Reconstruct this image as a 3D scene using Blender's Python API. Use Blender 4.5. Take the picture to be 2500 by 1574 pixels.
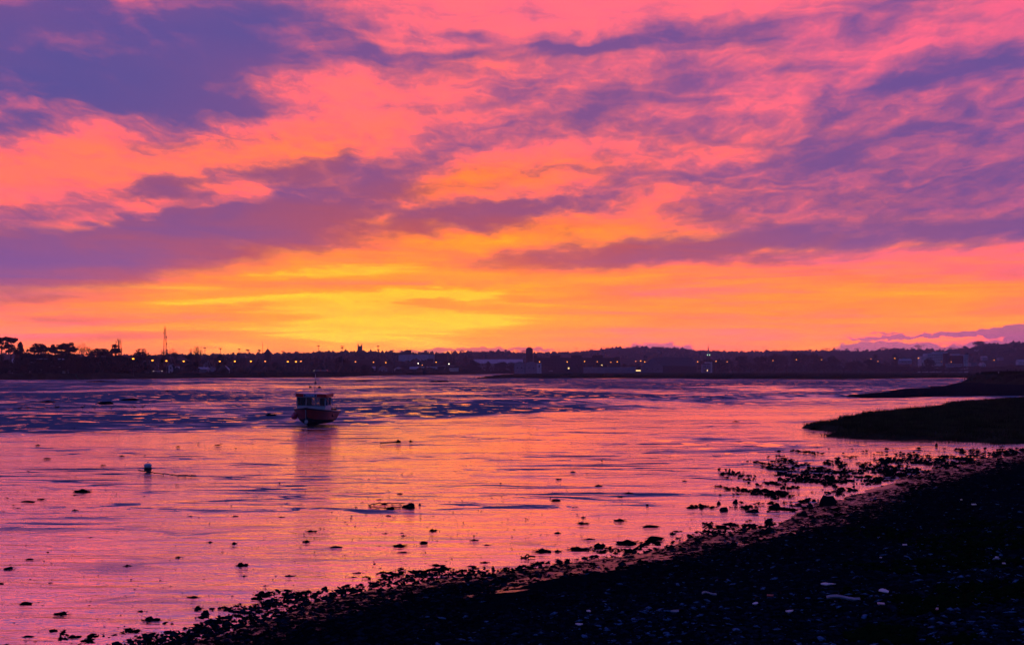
import bpy, bmesh, math, random
import numpy as np
from mathutils import Vector, Matrix

for o in list(bpy.data.objects):
    bpy.data.objects.remove(o)
C = bpy.context.scene.collection
SC = bpy.context.scene
R = math.radians

# ------------------------------------------------------------------ camera
# level camera on the sea wall, 4.2 m above the wet mud, horizon below the middle of the frame
FPX, CX, HY, EYE = 3018.0, 1250.0, 902.0, 4.2      # lens in photograph pixels, centre column, horizon row
HAZE = 0.00016
cam_data = bpy.data.cameras.new('camera')
cam = bpy.data.objects.new('camera', cam_data)
C.objects.link(cam)
cam.location = (0, 0, EYE)
cam.rotation_euler = (R(90), 0, 0)
cam_data.sensor_width = 36
cam_data.lens = 36 * FPX / 2500
cam_data.shift_y = (HY - 787) / 2500
cam_data.clip_start = 0.2
cam_data.clip_end = 60000
SC.camera = cam

SC.view_settings.view_transform = 'Standard'
SC.view_settings.look = 'None'
SC.view_settings.exposure = 0.1
SC.view_settings.gamma = 1
SC.view_settings.use_curve_mapping = False
SC.render.engine = 'CYCLES'
SC.cycles.max_bounces = 6
SC.cycles.diffuse_bounces = 2
SC.cycles.glossy_bounces = 3
SC.cycles.volume_bounces = 0
SC.cycles.use_adaptive_sampling = True
SC.cycles.adaptive_threshold = 0.03
SC.cycles.adaptive_min_samples = 16
SC.cycles.caustics_reflective = False
SC.cycles.use_denoising = True


def lin(r, g, b, k=1.0):
    def f(c):
        c /= 255.0
        return c / 12.92 if c <= 0.04045 else ((c + 0.055) / 1.055) ** 2.4
    return (f(r) * k, f(g) * k, f(b) * k, 1.0)


class NT:
    """small wrapper so node trees read like formulas"""
    def __init__(self, tree):
        self.t = tree

    def n(self, typ, **props):
        nd = self.t.nodes.new(typ)
        for k, v in props.items():
            setattr(nd, k, v)
        return nd

    def put(self, sock, v):
        if hasattr(v, 'is_output') or isinstance(v, bpy.types.NodeSocket):
            self.t.links.new(v, sock)
        elif v is not None:
            sock.default_value = v

    def m(self, op, a, b=None, c=None, clamp=False):
        nd = self.n('ShaderNodeMath', operation=op, use_clamp=clamp)
        self.put(nd.inputs[0], a)
        if b is not None:
            self.put(nd.inputs[1], b)
        if c is not None:
            self.put(nd.inputs[2], c)
        return nd.outputs[0]

    def vm(self, op, a, b=None, out=0):
        nd = self.n('ShaderNodeVectorMath', operation=op)
        self.put(nd.inputs[0], a)
        if b is not None:
            self.put(nd.inputs[1], b)
        return nd.outputs['Value'] if op in ('DOT_PRODUCT', 'LENGTH', 'DISTANCE') else nd.outputs[0]

    def xyz(self, x, y, z=0.0):
        nd = self.n('ShaderNodeCombineXYZ')
        self.put(nd.inputs[0], x); self.put(nd.inputs[1], y); self.put(nd.inputs[2], z)
        return nd.outputs[0]

    def sep(self, v):
        nd = self.n('ShaderNodeSeparateXYZ')
        self.put(nd.inputs[0], v)
        return nd.outputs

    def mapping(self, v, loc=(0, 0, 0), rot=(0, 0, 0), scale=(1, 1, 1), typ='POINT'):
        nd = self.n('ShaderNodeMapping', vector_type=typ)
        self.put(nd.inputs[0], v)
        nd.inputs['Location'].default_value = loc
        nd.inputs['Rotation'].default_value = rot
        nd.inputs['Scale'].default_value = scale
        return nd.outputs[0]

    def noise(self, v, scale, detail=4, rough=0.55, dist=0.0, color=False, dims='3D'):
        nd = self.n('ShaderNodeTexNoise', noise_dimensions=dims)
        self.put(nd.inputs['Vector'], v)
        nd.inputs['Scale'].default_value = scale
        nd.inputs['Detail'].default_value = detail
        nd.inputs['Roughness'].default_value = rough
        nd.inputs['Distortion'].default_value = dist
        return nd.outputs['Color'] if color else nd.outputs[0]

    def ramp(self, f, stops, interp='LINEAR'):
        nd = self.n('ShaderNodeValToRGB')
        self.put(nd.inputs[0], f)
        cr = nd.color_ramp
        cr.interpolation = interp
        while len(cr.elements) < len(stops):
            cr.elements.new(0.5)
        for e, (p, col) in zip(cr.elements, stops):
            e.position = p
            e.color = col if len(col) == 4 else (*col, 1)
        return nd.outputs[0]

    def mix(self, f, a, b):
        nd = self.n('ShaderNodeMix', data_type='RGBA')
        self.put(nd.inputs[0], f); self.put(nd.inputs[6], a); self.put(nd.inputs[7], b)
        return nd.outputs[2]

    def smooth(self, v, lo, hi, a=0.0, b=1.0):
        nd = self.n('ShaderNodeMapRange', interpolation_type='SMOOTHSTEP')
        self.put(nd.inputs[0], v)
        nd.inputs[1].default_value = lo; nd.inputs[2].default_value = hi
        nd.inputs[3].default_value = a; nd.inputs[4].default_value = b
        return nd.outputs[0]


# ------------------------------------------------------------------ sky: afterglow under broken cloud
def sky_pos(px, py):
    """azimuth and elevation in degrees of a spot of the sky"""
    x, z = (px - CX) / FPX, (HY - py) / FPX
    return math.degrees(math.atan2(x, 1)), math.degrees(math.atan2(z, math.hypot(x, 1)))


DEG = math.degrees(1 / FPX)
S24 = 2500 / 2408.0


def build_world():
    w = bpy.data.worlds.new('World')
    SC.world = w
    w.use_nodes = True
    t = w.node_tree
    t.nodes.clear()
    g = NT(t)
    tc = g.n('ShaderNodeTexCoord')
    d = g.vm('NORMALIZE', tc.outputs['Generated'])
    x, y, z = g.sep(d)[0:3]
    az = g.m('MULTIPLY', g.m('ARCTAN2', x, y), 57.29578)
    el = g.m('MULTIPLY', g.m('ARCSINE', z), 57.29578)
    # cloud deck seen in perspective: the same noise gets finer and flatter towards the horizon
    k = g.m('DIVIDE', 1.0, g.m('ADD', g.m('MAXIMUM', z, 0.0), 0.10))
    deck = g.vm('SCALE', g.xyz(x, y, 0.0))
    deck.node.inputs['Scale'].default_value = 1
    t.links.new(k, deck.node.inputs['Scale'])
    deck_r = g.mapping(deck, rot=(0, 0, R(-38)))
    streak = g.mapping(deck_r, scale=(0.8, 1.2, 1))
    warp_a = g.noise(g.mapping(deck, scale=(1.0, 0.6, 1)), 2.0, 3, 0.6, color=True, dims='2D')
    warp_b = g.noise(g.mapping(deck, rot=(0, 0, R(20)), scale=(1.0, 0.5, 1)), 7.0, 3, 0.6, color=True, dims='2D')
    wa = g.sep(warp_a)
    wb = g.sep(warp_b)

    fade = g.smooth(el, 0.5, 9.0, 0.15, 1.0)
    pos_soft = (
        g.m('MULTIPLY_ADD', g.m('MULTIPLY', g.m('SUBTRACT', wa[0], 0.5), fade), 4.0,
            g.m('MULTIPLY_ADD', g.m('MULTIPLY', g.m('SUBTRACT', wb[0], 0.5), fade), 1.5, az)),
        g.m('MULTIPLY_ADD', g.m('MULTIPLY', g.m('SUBTRACT', wa[1], 0.5), fade), 2.0,
            g.m('MULTIPLY_ADD', g.m('MULTIPLY', g.m('SUBTRACT', wb[1], 0.5), fade), 1.0, el)))

    def field(pos, blobs, rank, start, e0=-3.0, e1=25.0, shear=0.08):
        """sum of soft elongated patches of cloud, split into products of one curve over the azimuth and one over
        the elevation (three products to a node pair) so that it is quick to evaluate"""
        pa, pe = pos
        A0 = 31.0
        us, vs = np.linspace(-A0, A0, 180), np.linspace(e0, e1, 120)
        V, U = np.meshgrid(vs, us, indexing='ij')
        G = np.zeros_like(U)
        E = V + shear * U
        for (x0, y0, la, lb, tilt, am) in blobs:
            ca, ce = sky_pos(x0 * S24, y0 * S24)
            sa, sb = la * S24 * DEG, lb * S24 * DEG
            c, s_ = math.cos(R(tilt)), math.sin(R(tilt))
            G += am * np.exp(-(((U - ca) * c + (E - ce) * s_) / sa) ** 2 - ((-(U - ca) * s_ + (E - ce) * c) / sb) ** 2)
        P, W, Q = np.linalg.svd(G, full_matrices=False)
        fu = g.m('MULTIPLY_ADD', pa, 1 / (2 * A0), 0.5, clamp=True)
        fv = g.m('MULTIPLY_ADD', g.m('MULTIPLY_ADD', pa, -shear, pe), 1 / (e1 - e0), -e0 / (e1 - e0), clamp=True)

        def curves(sock, cols, scale):
            nd = g.n('ShaderNodeRGBCurve')
            g.put(nd.inputs['Color'], sock)
            mp = nd.mapping
            mp.use_clip = False
            for ch in range(3):
                cv = mp.curves[ch]
                y = cols[ch]
                n = len(y)
                while len(cv.points) < n:
                    cv.points.new(0.5, 0.5)
                for i in range(n):
                    cv.points[i].location = (i / (n - 1), float(y[i]) * scale)
            mp.update()
            return nd.outputs[0]
        acc = start
        for r in range(0, rank, 3):
            sq = np.sqrt(W[r:r + 3])
            dep_u, dep_v = fu, fv
            if isinstance(acc, bpy.types.NodeSocket):
                dep_u = g.m('MULTIPLY_ADD', acc, 1e-9, fu)
            cu = curves(dep_u, [(Q[r + j] * sq[j])[::2] for j in range(3)], 1.0)
            cv_ = curves(dep_v, [(P[:, r + j] * sq[j])[::1] for j in range(3)], 1.0)
            acc = g.m('ADD', g.vm('DOT_PRODUCT', cu, cv_), acc)
        return acc

    # ---- where cloud stands in its own shade
    shade = [
        (120, 195, 430, 105, 1, 1.0), (520, 50, 280, 90, 6, 0.9), (40, 60, 260, 90, 0, 0.45), (180, 125, 110, 22, 0, -0.35), (620, 130, 150, 36, 4, 0.55),
        (540, 234, 105, 20, -3, 0.95), (330, 262, 120, 15, -2, 0.5), (90, 285, 120, 12, -2, 0.3),
        (790, 95, 80, 24, 4, 0.7), (860, 118, 60, 20, -20, 0.5), (940, 136, 90, 14, -3, 0.95), (1090, 84, 55, 12, -3, 0.85), (1085, 132, 55, 10, 0, 0.85), (975, 100, 36, 8, 0, 0.7), (780, 160, 120, 18, 3, 0.35),
        (1320, 102, 120, 17, 5, 1.1), (1520, 84, 66, 19, 18, 0.65), (1410, 90, 60, 14, 0, 0.5),
        (2180, 180, 260, 36, 14, 1.0), (1900, 246, 50, 20, 5, 0.75), (2000, 222, 90, 20, 14, 0.4), (2380, 128, 110, 26, 14, 0.4),
        (2230, 300, 320, 62, 12, 0.75), (1930, 372, 200, 28, 11, 0.75), (2390, 270, 130, 90, 8, 0.35), (1700, 400, 220, 20, 9, 0.45),
        (1395, 266, 66, 22, 24, 0.95), (1220, 316, 130, 26, 10, 0.8), (1030, 340, 110, 24, 14, 0.8), (1560, 215, 90, 30, 20, 0.5),
        (1160, 225, 130, 50, 5, 0.42), (1400, 185, 190, 50, 10, 0.42), (1620, 300, 180, 36, 8, 0.5), (1750, 70, 260, 40, 10, 0.42), (1780, 165, 240, 36, 10, 0.35), (2000, 30, 260, 30, 4, 0.25),
        (90, 612, 430, 60, 7, 1.25), (420, 545, 330, 60, 11, 1.05), (480, 425, 210, 26, 13, 0.9), (760, 385, 130, 36, 14, 0.8), (60, 505, 180, 16, 6, 0.6),
        (790, 462, 200, 56, 10, 0.62), (730, 520, 200, 24, 8, 0.5), (200, 512, 150, 20, 10, -0.45), (340, 488, 50, 12, 0, -0.6), (600, 462, 80, 14, -4, -0.6), (540, 492, 60, 12, 0, -0.4), (880, 520, 45, 9, 6, -0.6), (760, 540, 50, 7, 0, -0.4),
        (180, 385, 130, 26, 22, 0.15), (120, 345, 330, 55, 6, -0.42), (330, 410, 260, 34, 12, -0.3), (700, 290, 300, 50, 8, -0.25), (2370, 50, 240, 60, 0, -0.3), (920, 420, 110, 30, 10, 0.4),
        (1120, 508, 320, 22, 8, 1.1), (1350, 465, 190, 22, 6, 0.6), (1250, 475, 120, 14, 6, 0.3),
        (1640, 590, 420, 25, 3, 1.1), (1300, 612, 240, 16, 2, 0.6), (2250, 548, 280, 26, 4, 0.6),
        (1780, 478, 260, 42, 9, 0.62), (2230, 445, 250, 38, 9, 0.8), (2400, 510, 150, 34, 8, 0.75), (1950, 540, 280, 18, 4, 0.45),
        (1750, 230, 650, 130, 8, 0.22), (2050, 490, 500, 120, 6, 0.26), (1250, 260, 260, 90, 5, 0.18), (1900, 60, 500, 70, 6, 0.14),
        (160, 752, 150, 9, 1, 0.65), (600, 720, 130, 7, 2, 0.6), (300, 790, 300, 8, 3, 0.55), (1500, 668, 300, 6, 3, 0.35), (900, 735, 220, 6, 3, 0.28), (2200, 650, 300, 8, 3, 0.3), (900, 805, 160, 5, 3, 0.3), (1500, 760, 350, 8, 2, 0.22), (1350, 700, 350, 7, 2, 0.28), (120, 700, 220, 8, 3, 0.25),
    ]
    n_mid = g.noise(g.mapping(deck, rot=(0, 0, R(12)), scale=(1.0, 0.5, 1)), 5.0, 6, 0.6, 0.35, dims='2D')
    n_str = g.noise(streak, 2.2, 5, 0.6, 0.6, dims='2D')
    amp = g.smooth(el, 1.5, 10.0, 0.10, 0.34)
    base = g.m('MULTIPLY', g.m('SUBTRACT', n_mid, 0.5), g.m('MULTIPLY', amp, 3.2))
    base = g.m('ADD', base, g.m('MULTIPLY', g.m('SUBTRACT', n_str, 0.5), 0.55))
    # beyond the picture the same deck goes on, thicker away from the afterglow
    sun_dir = Vector((-0.09, 0.995, 0.05)).normalized()
    glow_dot = g.vm('DOT_PRODUCT', d, tuple(sun_dir))
    away = g.smooth(glow_dot, 0.93, 0.55)
    base = g.m('ADD', base, g.m('MULTIPLY', away, 0.55))
    n_puff = g.noise(g.mapping(deck, rot=(0, 0, R(15)), scale=(1.0, 0.5, 1)), 13.0, 4, 0.65, 0.3, dims='2D')
    base = g.m('ADD', base, g.m('MULTIPLY', g.m('SUBTRACT', n_puff, 0.5), g.smooth(el, 3.0, 9.0, 0.0, 0.75)))
    # long feathery streaks drawn out along the wind, rising towards the right
    n_wind = g.noise(g.mapping(g.xyz(*pos_soft), rot=(0, 0, R(-9)), scale=(0.13, 0.85, 1)), 1.0, 6, 0.62, 0.3, dims='2D')
    base = g.m('ADD', base, g.m('MULTIPLY', g.m('SUBTRACT', n_wind, 0.5), g.smooth(el, 3.0, 8.0, 0.3, 1.7)))
    dens = field(pos_soft, [(x_, y_, a_, b_ * 1.2, t_, m_ * (0.92 if x_ < 900 else 0.74)) for (x_, y_, a_, b_, t_, m_) in shade], 18, base)
    dens = g.smooth(dens, -0.36, 1.08)

    # ---- warmth of the lit cloud
    warm = [
        (940, 692, 360, 17, 3, 0.32), (960, 768, 270, 34, 2, 0.36), (690, 648, 240, 12, 5, 0.18), (1000, 650, 420, 22, 4, 0.04), (930, 725, 420, 12, 3, -0.06),
        (1090, 440, 120, 26, 10, 0.2), (1250, 400, 170, 26, 10, 0.13), (640, 335, 230, 44, 10, 0.13), (1120, 160, 220, 36, 8, 0.06), (430, 400, 200, 40, 12, 0.06),
        (1200, 560, 260, 24, 5, 0.2), (1500, 640, 300, 16, 3, 0.1), (2150, 700, 560, 52, 3, 0.34), (2300, 765, 500, 34, 2, 0.2), (300, 740, 400, 50, 2, 0.08), (100, 350, 340, 70, 8, 0.12), (1300, 690, 400, 22, 2, 0.1),
        (2250, 600, 240, 16, 3, 0.06), (1700, 360, 260, 30, 9, 0.05), (2350, 60, 300, 60, 0, -0.06), (130, 600, 420, 60, 8, -0.16),
    ]
    h1 = g.m('POWER', 0.3679, g.vm('DOT_PRODUCT', *(2 * [g.mapping(g.xyz(az, el), loc=(-4.0, 0.5, 0), scale=(38, 6.5, 1), typ='TEXTURE')])))
    h2 = g.m('POWER', 0.3679, g.vm('DOT_PRODUCT', *(2 * [g.mapping(g.xyz(az, el), loc=(-6.0, 5.0, 0), scale=(20, 13, 1), typ='TEXTURE')])))
    heat = g.m('MULTIPLY_ADD', h1, 0.42, g.m('MULTIPLY_ADD', h2, 0.24, 0.17))
    heat = g.m('ADD', heat, g.m('MULTIPLY', g.m('SUBTRACT', n_str, 0.5), 0.24))
    heat_soft = field(pos_soft, warm, 6, heat)
    n_bar = g.noise(g.mapping(g.xyz(az, el), rot=(0, 0, R(-2.5)), scale=(0.05, 0.95, 1)), 1.0, 4, 0.62, 0.3, dims='2D')
    heat = g.m('ADD', heat, g.m('MULTIPLY', g.m('SUBTRACT', n_bar, 0.5), g.smooth(el, 9.5, 3.5, 0.0, 1.25)))
    heat = field(pos_soft, warm, 6, heat)
    # the brightest cloud is over-exposed in red, as in the photograph
    lit = g.ramp(heat, [(0.0, lin(205, 92, 142)), (0.22, lin(244, 110, 132)), (0.45, lin(255, 120, 100)),
                        (0.66, lin(255, 140, 56)), (0.86, lin(255, 160, 34)), (1.0, lin(255, 200, 36))])
    dark = g.ramp(g.m('MULTIPLY_ADD', heat_soft, 0.85, g.m('MULTIPLY', heat, 0.15)), [(0.0, lin(84, 78, 146)), (0.2, lin(112, 80, 146)), (0.42, lin(140, 84, 134)),
                         (0.62, lin(180, 86, 98)), (0.82, lin(224, 98, 62)), (1.0, lin(250, 120, 40))])
    col = g.mix(dens, lit, dark)
    thin = g.m('POWER', g.m('SUBTRACT', 1.0, dens, clamp=True), 2.2)
    col = g.vm('MULTIPLY', col, g.xyz(g.m('MULTIPLY_ADD', g.m('MULTIPLY', thin, g.smooth(heat, 0.22, 0.55, 0.3, 0.95)), 1.0, 1.0), 1.0, 1.0))
    blue = field(pos_soft, [(190, 200, 430, 150, 2, 0.75), (620, 70, 200, 60, 6, 0.45)], 3, 0.0)
    col = g.mix(g.m('MULTIPLY', blue, dens, clamp=True), col, lin(76, 80, 150))

    # ---- low cumulus and thin bars standing behind the hills
    nf = g.sep(g.noise(g.mapping(g.xyz(az, el), scale=(1, 1.6, 1)), 1.5, 4, 0.55, color=True, dims='2D'))
    low_pos = (g.m('MULTIPLY_ADD', g.m('SUBTRACT', nf[0], 0.5), 1.5, az),
                    g.m('MULTIPLY_ADD', g.m('MULTIPLY', g.m('SUBTRACT', nf[1], 0.5), g.smooth(el, 1.7, 2.1, 0.42, 0.12)), 1.0, el))
    low = [
        (1530, 834, 95, 30, 0, 1.0), (1480, 840, 60, 20, 0, 0.5), (1590, 838, 50, 20, 0, 0.5),
        (2040, 829, 80, 28, 0, 1.1), (2130, 836, 110, 25, 0, 0.7), (2260, 838, 110, 25, 0, 0.8), (1880, 846, 160, 18, 0, 0.6), (2430, 826, 90, 32, 0, 1.1), (2360, 838, 100, 24, 0, 0.6), (2700, 830, 240, 36, 0, 1.1),
        (1750, 850, 200, 16, 0, 0.5),
        (2180, 790, 200, 3.0, 1, 0.95), (2320, 781, 110, 6, 1, 0.9), (2440, 771, 110, 11, 2, 1.0), (2600, 774, 200, 12, 1, 0.9), (2275, 762, 30, 2.2, 0, 0.7), (2070, 786, 44, 1.8, 0, 0.65),
        (1060, 823, 220, 5.0, 1.2, 0.8), (1180, 821, 150, 3, 0, 0.5), (1330, 826, 60, 2, 0, 0.4),
    ]
    lowf = field(low_pos, low, 9, g.m('MULTIPLY', g.m('SUBTRACT', nf[2], 0.5), 0.35), 0.0, 4.0, 0.0)
    low_mask = g.smooth(lowf, 0.38, 0.60)
    low_col = g.ramp(g.m('MULTIPLY', glow_dot, 1.0), [(0.90, lin(140, 82, 130)), (0.985, lin(168, 90, 120)), (1.0, lin(205, 92, 88))])
    col = g.mix(g.m('MULTIPLY', low_mask, 0.85), col, low_col)

    # ---- dusk takes over overhead and in the east; clear twilight sky between
    ns = g.n('ShaderNodeTexSky', sky_type='NISHITA')
    ns.sun_disc = False
    ns.sun_elevation = R(1.0)
    ns.sun_rotation = R(-5)
    ns.altitude = 0
    clear = g.vm('MULTIPLY', ns.outputs[0], (0.02, 0.02, 0.03))
    dusk = g.ramp(g.m('MULTIPLY_ADD', glow_dot, 0.5, 0.5), [
        (0.0, lin(42, 54, 116)), (0.45, lin(52, 68, 142)), (0.7, lin(64, 76, 164)), (0.9, lin(94, 80, 158)), (1.0, lin(150, 90, 140))])
    n_far = g.noise(deck_r, 1.1, 4, 0.55, dims='2D')
    dusk = g.mix(g.m('MULTIPLY', g.smooth(n_far, 0.42, 0.72), 0.45), dusk, g.vm('MULTIPLY', dusk, (0.6, 0.6, 0.66)))
    dusk = g.vm('ADD', dusk, clear)
    col = g.mix(g.smooth(glow_dot, 0.91, 0.70), col, dusk)
    # the band along the western horizon is the brightest part of the afterglow
    lift = g.m('MULTIPLY', g.m('ADD', g.smooth(el, 8.0, 0.0, 0.0, 0.5), g.smooth(el, 3.0, 0.0, 0.0, 0.7)), g.smooth(glow_dot, 0.75, 0.97))
    col = g.vm('MULTIPLY_ADD', col, lift)
    t.links.new(col.node.inputs[0].links[0].from_socket, col.node.inputs[2])
    bg = g.n('ShaderNodeBackground')
    g.put(bg.inputs[0], col)
    bg.inputs[1].default_value = 1.0
    out = g.n('ShaderNodeOutputWorld')
    t.links.new(bg.outputs[0], out.inputs[0])
    w.cycles.sampling_method = 'MANUAL'
    w.cycles.sample_map_resolution = 512


build_world()

# ------------------------------------------------------------------ helpers
rng = random.Random(7)


def gp(px, py, z=0.0):
    """point at height z on the sight line of a spot of the photograph"""
    Y = (EYE - z) * FPX / (py - HY)
    return Vector(((px - CX) / FPX * Y, Y, z))


def at(px, py, Y):
    return Vector(((px - CX) / FPX * Y, Y, EYE + (HY - py) / FPX * Y))


_perm = np.random.RandomState(3).permutation(4096)


def vnoise(x, y, seed=0):
    x = np.asarray(x, float); y = np.asarray(y, float)
    xi, yi = np.floor(x).astype(int), np.floor(y).astype(int)
    fx, fy = x - xi, y - yi
    fx, fy = fx * fx * (3 - 2 * fx), fy * fy * (3 - 2 * fy)

    def h(a, b):
        return _perm[(_perm[(a + seed * 131) & 4095] + b * 57 + seed) & 4095] / 4095.0
    return (h(xi, yi) * (1 - fx) + h(xi + 1, yi) * fx) * (1 - fy) + (h(xi, yi + 1) * (1 - fx) + h(xi + 1, yi + 1) * fx) * fy


def fbm(x, y, octv=4, seed=0):
    a, t, n = 0.5, 0.0, 0.0
    for i in range(octv):
        t = t + a * vnoise(x * 2 ** i + 17.3 * i, y * 2 ** i - 9.1 * i, seed + i)
        n += a
        a *= 0.5
    return t / n - 0.5


class MB:
    """collects simple solids into one mesh"""
    def __init__(self):
        self.v, self.f = [], []

    def add(self, vs, fs):
        b = len(self.v)
        self.v.extend(tuple(p) for p in vs)
        self.f.extend(tuple(i + b for i in f) for f in fs)
        return self

    def box(self, x0, x1, y0, y1, z0, z1, M=None):
        vs = [Vector(p) for p in ((x0, y0, z0), (x1, y0, z0), (x1, y1, z0), (x0, y1, z0), (x0, y0, z1), (x1, y0, z1), (x1, y1, z1), (x0, y1, z1))]
        if M is not None:
            vs = [M @ p for p in vs]
        return self.add(vs, [(0, 3, 2, 1), (4, 5, 6, 7), (0, 1, 5, 4), (1, 2, 6, 5), (2, 3, 7, 6), (3, 0, 4, 7)])

    def tube(self, p0, p1, r0, r1=None, n=6, cap=True):
        r1 = r0 if r1 is None else r1
        p0, p1 = Vector(p0), Vector(p1)
        d = (p1 - p0)
        if d.length < 1e-9:
            return self
        d.normalize()
        u = d.orthogonal().normalized()
        w = d.cross(u)
        vs = []
        for p, r in ((p0, r0), (p1, r1)):
            for i in range(n):
                a = 2 * math.pi * i / n
                vs.append(p + (u * math.cos(a) + w * math.sin(a)) * r)
        fs = [(i, (i + 1) % n, n + (i + 1) % n, n + i) for i in range(n)]
        if cap:
            fs += [tuple(reversed(range(n))), tuple(range(n, 2 * n))]
        return self.add(vs, fs)

    def path(self, pts, r, n=6):
        for a, b in zip(pts[:-1], pts[1:]):
            self.tube(a, b, r, r, n)
        return self

    def prism(self, poly, y0, y1, M=None):
        """polygon given in x,z, extruded along y"""
        n = len(poly)
        vs = [Vector((x, y0, z)) for x, z in poly] + [Vector((x, y1, z)) for x, z in poly]
        if M is not None:
            vs = [M @ p for p in vs]
        return self.add(vs, [tuple(range(n)), tuple(reversed(range(n, 2 * n)))] + [(i, i + n, (i + 1) % n + n, (i + 1) % n) for i in range(n)])

    def lathe(self, prof, n=12, c=(0, 0, 0)):
        vs, fs = [], []
        for r, z in prof:
            for i in range(n):
                a = 2 * math.pi * i / n
                vs.append((c[0] + r * math.cos(a), c[1] + r * math.sin(a), c[2] + z))
        for k in range(len(prof) - 1):
            for i in range(n):
                fs.append((k * n + i, k * n + (i + 1) % n, (k + 1) * n + (i + 1) % n, (k + 1) * n + i))
        fs.append(tuple(reversed(range(n))))
        fs.append(tuple(range((len(prof) - 1) * n, len(prof) * n)))
        return self.add(vs, fs)

    def mesh(self, name, m=None, smooth=False):
        me = bpy.data.meshes.new(name)
        me.from_pydata([tuple(p) for p in self.v], [], self.f)
        if m:
            me.materials.append(m)
        if smooth:
            me.polygons.foreach_set('use_smooth', [True] * len(me.polygons))
        me.update()
        return me

    def build(self, name, m, parent=None, smooth=False):
        return link(name, self.mesh(name, m, smooth), parent)


def np_mesh(name, v, f, m, smooth=False):
    me = bpy.data.meshes.new(name)
    v = np.asarray(v, np.float32); f = np.asarray(f, np.int32)
    k = f.shape[1]
    me.vertices.add(len(v)); me.vertices.foreach_set('co', v.ravel())
    me.loops.add(f.size); me.loops.foreach_set('vertex_index', f.ravel())
    me.polygons.add(len(f)); me.polygons.foreach_set('loop_start', np.arange(0, f.size, k, dtype=np.int32))
    me.polygons.foreach_set('loop_total', np.full(len(f), k, np.int32))
    me.update(calc_edges=True)
    me.validate()
    if smooth:
        me.polygons.foreach_set('use_smooth', [True] * len(me.polygons))
    me.materials.append(m)
    return me


def link(name, data, parent=None, loc=None):
    o = bpy.data.objects.new(name, data)
    C.objects.link(o)
    if parent is not None:
        o.parent = parent
    if loc is not None:
        o.location = loc
    return o


def tag(o, label=None, cat=None, group=None, kind=None):
    if label: o['label'] = label
    if cat: o['category'] = cat
    if group: o['group'] = group
    if kind: o['kind'] = kind
    return o


def thing(name, label, cat, loc=(0, 0, 0), rz=0.0, group=None):
    o = bpy.data.objects.new(name, None)
    C.objects.link(o)
    o.empty_display_size = 0.2
    o.location = loc
    o.rotation_euler = (0, 0, rz)
    return tag(o, label, cat, group)


def copy_tree(o, parent=None):
    c = o.copy()
    C.objects.link(c)
    c.parent = parent
    for ch in list(o.children):
        copy_tree(ch, c)
    return c


ONES = ['', 'first', 'second', 'third', 'fourth', 'fifth', 'sixth', 'seventh', 'eighth', 'ninth', 'tenth', 'eleventh', 'twelfth', 'thirteenth',
        'fourteenth', 'fifteenth', 'sixteenth', 'seventeenth', 'eighteenth', 'nineteenth']
TENS = {2: ('twentieth', 'twenty'), 3: ('thirtieth', 'thirty'), 4: ('fortieth', 'forty'), 5: ('fiftieth', 'fifty'), 6: ('sixtieth', 'sixty'), 7: ('seventieth', 'seventy')}


def nth(i):
    if i < 20:
        return ONES[i]
    t, o = divmod(i, 10)
    return TENS[t][0] if o == 0 else TENS[t][1] + '-' + ONES[o]


# ------------------------------------------------------------------ materials
MATS = {}


def mat(name, col, rough=0.8, var=0.3, scale=2.0, spec=0.3, metal=0.0, bump=0.0):
    if name in MATS:
        return MATS[name]
    m = bpy.data.materials.new(name)
    m.use_nodes = True
    g = NT(m.node_tree)
    b = m.node_tree.nodes['Principled BSDF']
    tc = g.n('ShaderNodeTexCoord')
    nz = g.noise(tc.outputs['Object'], scale, 4, 0.6)
    lo = tuple(c * (1 - var) for c in col[:3]) + (1,)
    hi = tuple(min(1, c * (1 + var)) for c in col[:3]) + (1,)
    g.put(b.inputs['Base Color'], g.ramp(nz, [(0.3, lo), (0.7, hi)]))
    b.inputs['Roughness'].default_value = rough
    b.inputs['Specular IOR Level'].default_value = spec
    b.inputs['Metallic'].default_value = metal
    if bump:
        bn = g.n('ShaderNodeBump')
        bn.inputs['Strength'].default_value = bump
        g.put(bn.inputs['Height'], nz)
        g.put(b.inputs['Normal'], bn.outputs[0])
    MATS[name] = m
    return m


def emit(name, col, k):
    m = bpy.data.materials.new(name)
    m.use_nodes = True
    b = m.node_tree.nodes['Principled BSDF']
    b.inputs['Base Color'].default_value = col
    b.inputs['Emission Color'].default_value = col
    b.inputs['Emission Strength'].default_value = k
    return m


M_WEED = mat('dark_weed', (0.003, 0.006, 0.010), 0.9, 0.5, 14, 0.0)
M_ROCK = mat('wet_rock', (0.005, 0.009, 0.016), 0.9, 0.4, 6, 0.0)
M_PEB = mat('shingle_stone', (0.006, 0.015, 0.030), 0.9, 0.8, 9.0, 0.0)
M_GRASS = mat('marsh_grass', (0.045, 0.042, 0.020), 0.9, 0.7, 0.4, 0.0)
M_TURF = mat('turf', (0.026, 0.025, 0.016), 0.95, 0.7, 0.3, 0.0, bump=0.4)
M_EARTH = mat('dark_earth', (0.016, 0.012, 0.012), 0.95, 0.4, 0.2, 0.15)
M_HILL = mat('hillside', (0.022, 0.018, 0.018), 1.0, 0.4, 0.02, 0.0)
M_LEAF = mat('evergreen_foliage', (0.022, 0.026, 0.018), 0.9, 0.4, 0.5, 0.1)
M_LEAF2 = mat('ivy_foliage', (0.030, 0.026, 0.020), 0.9, 0.4, 0.5, 0.1)
M_BARK = mat('bark', (0.022, 0.017, 0.015), 0.95, 0.3, 3, 0.1)
M_TWIG = mat('bare_twigs', (0.030, 0.020, 0.018), 0.95, 0.3, 3, 0.1)


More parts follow.
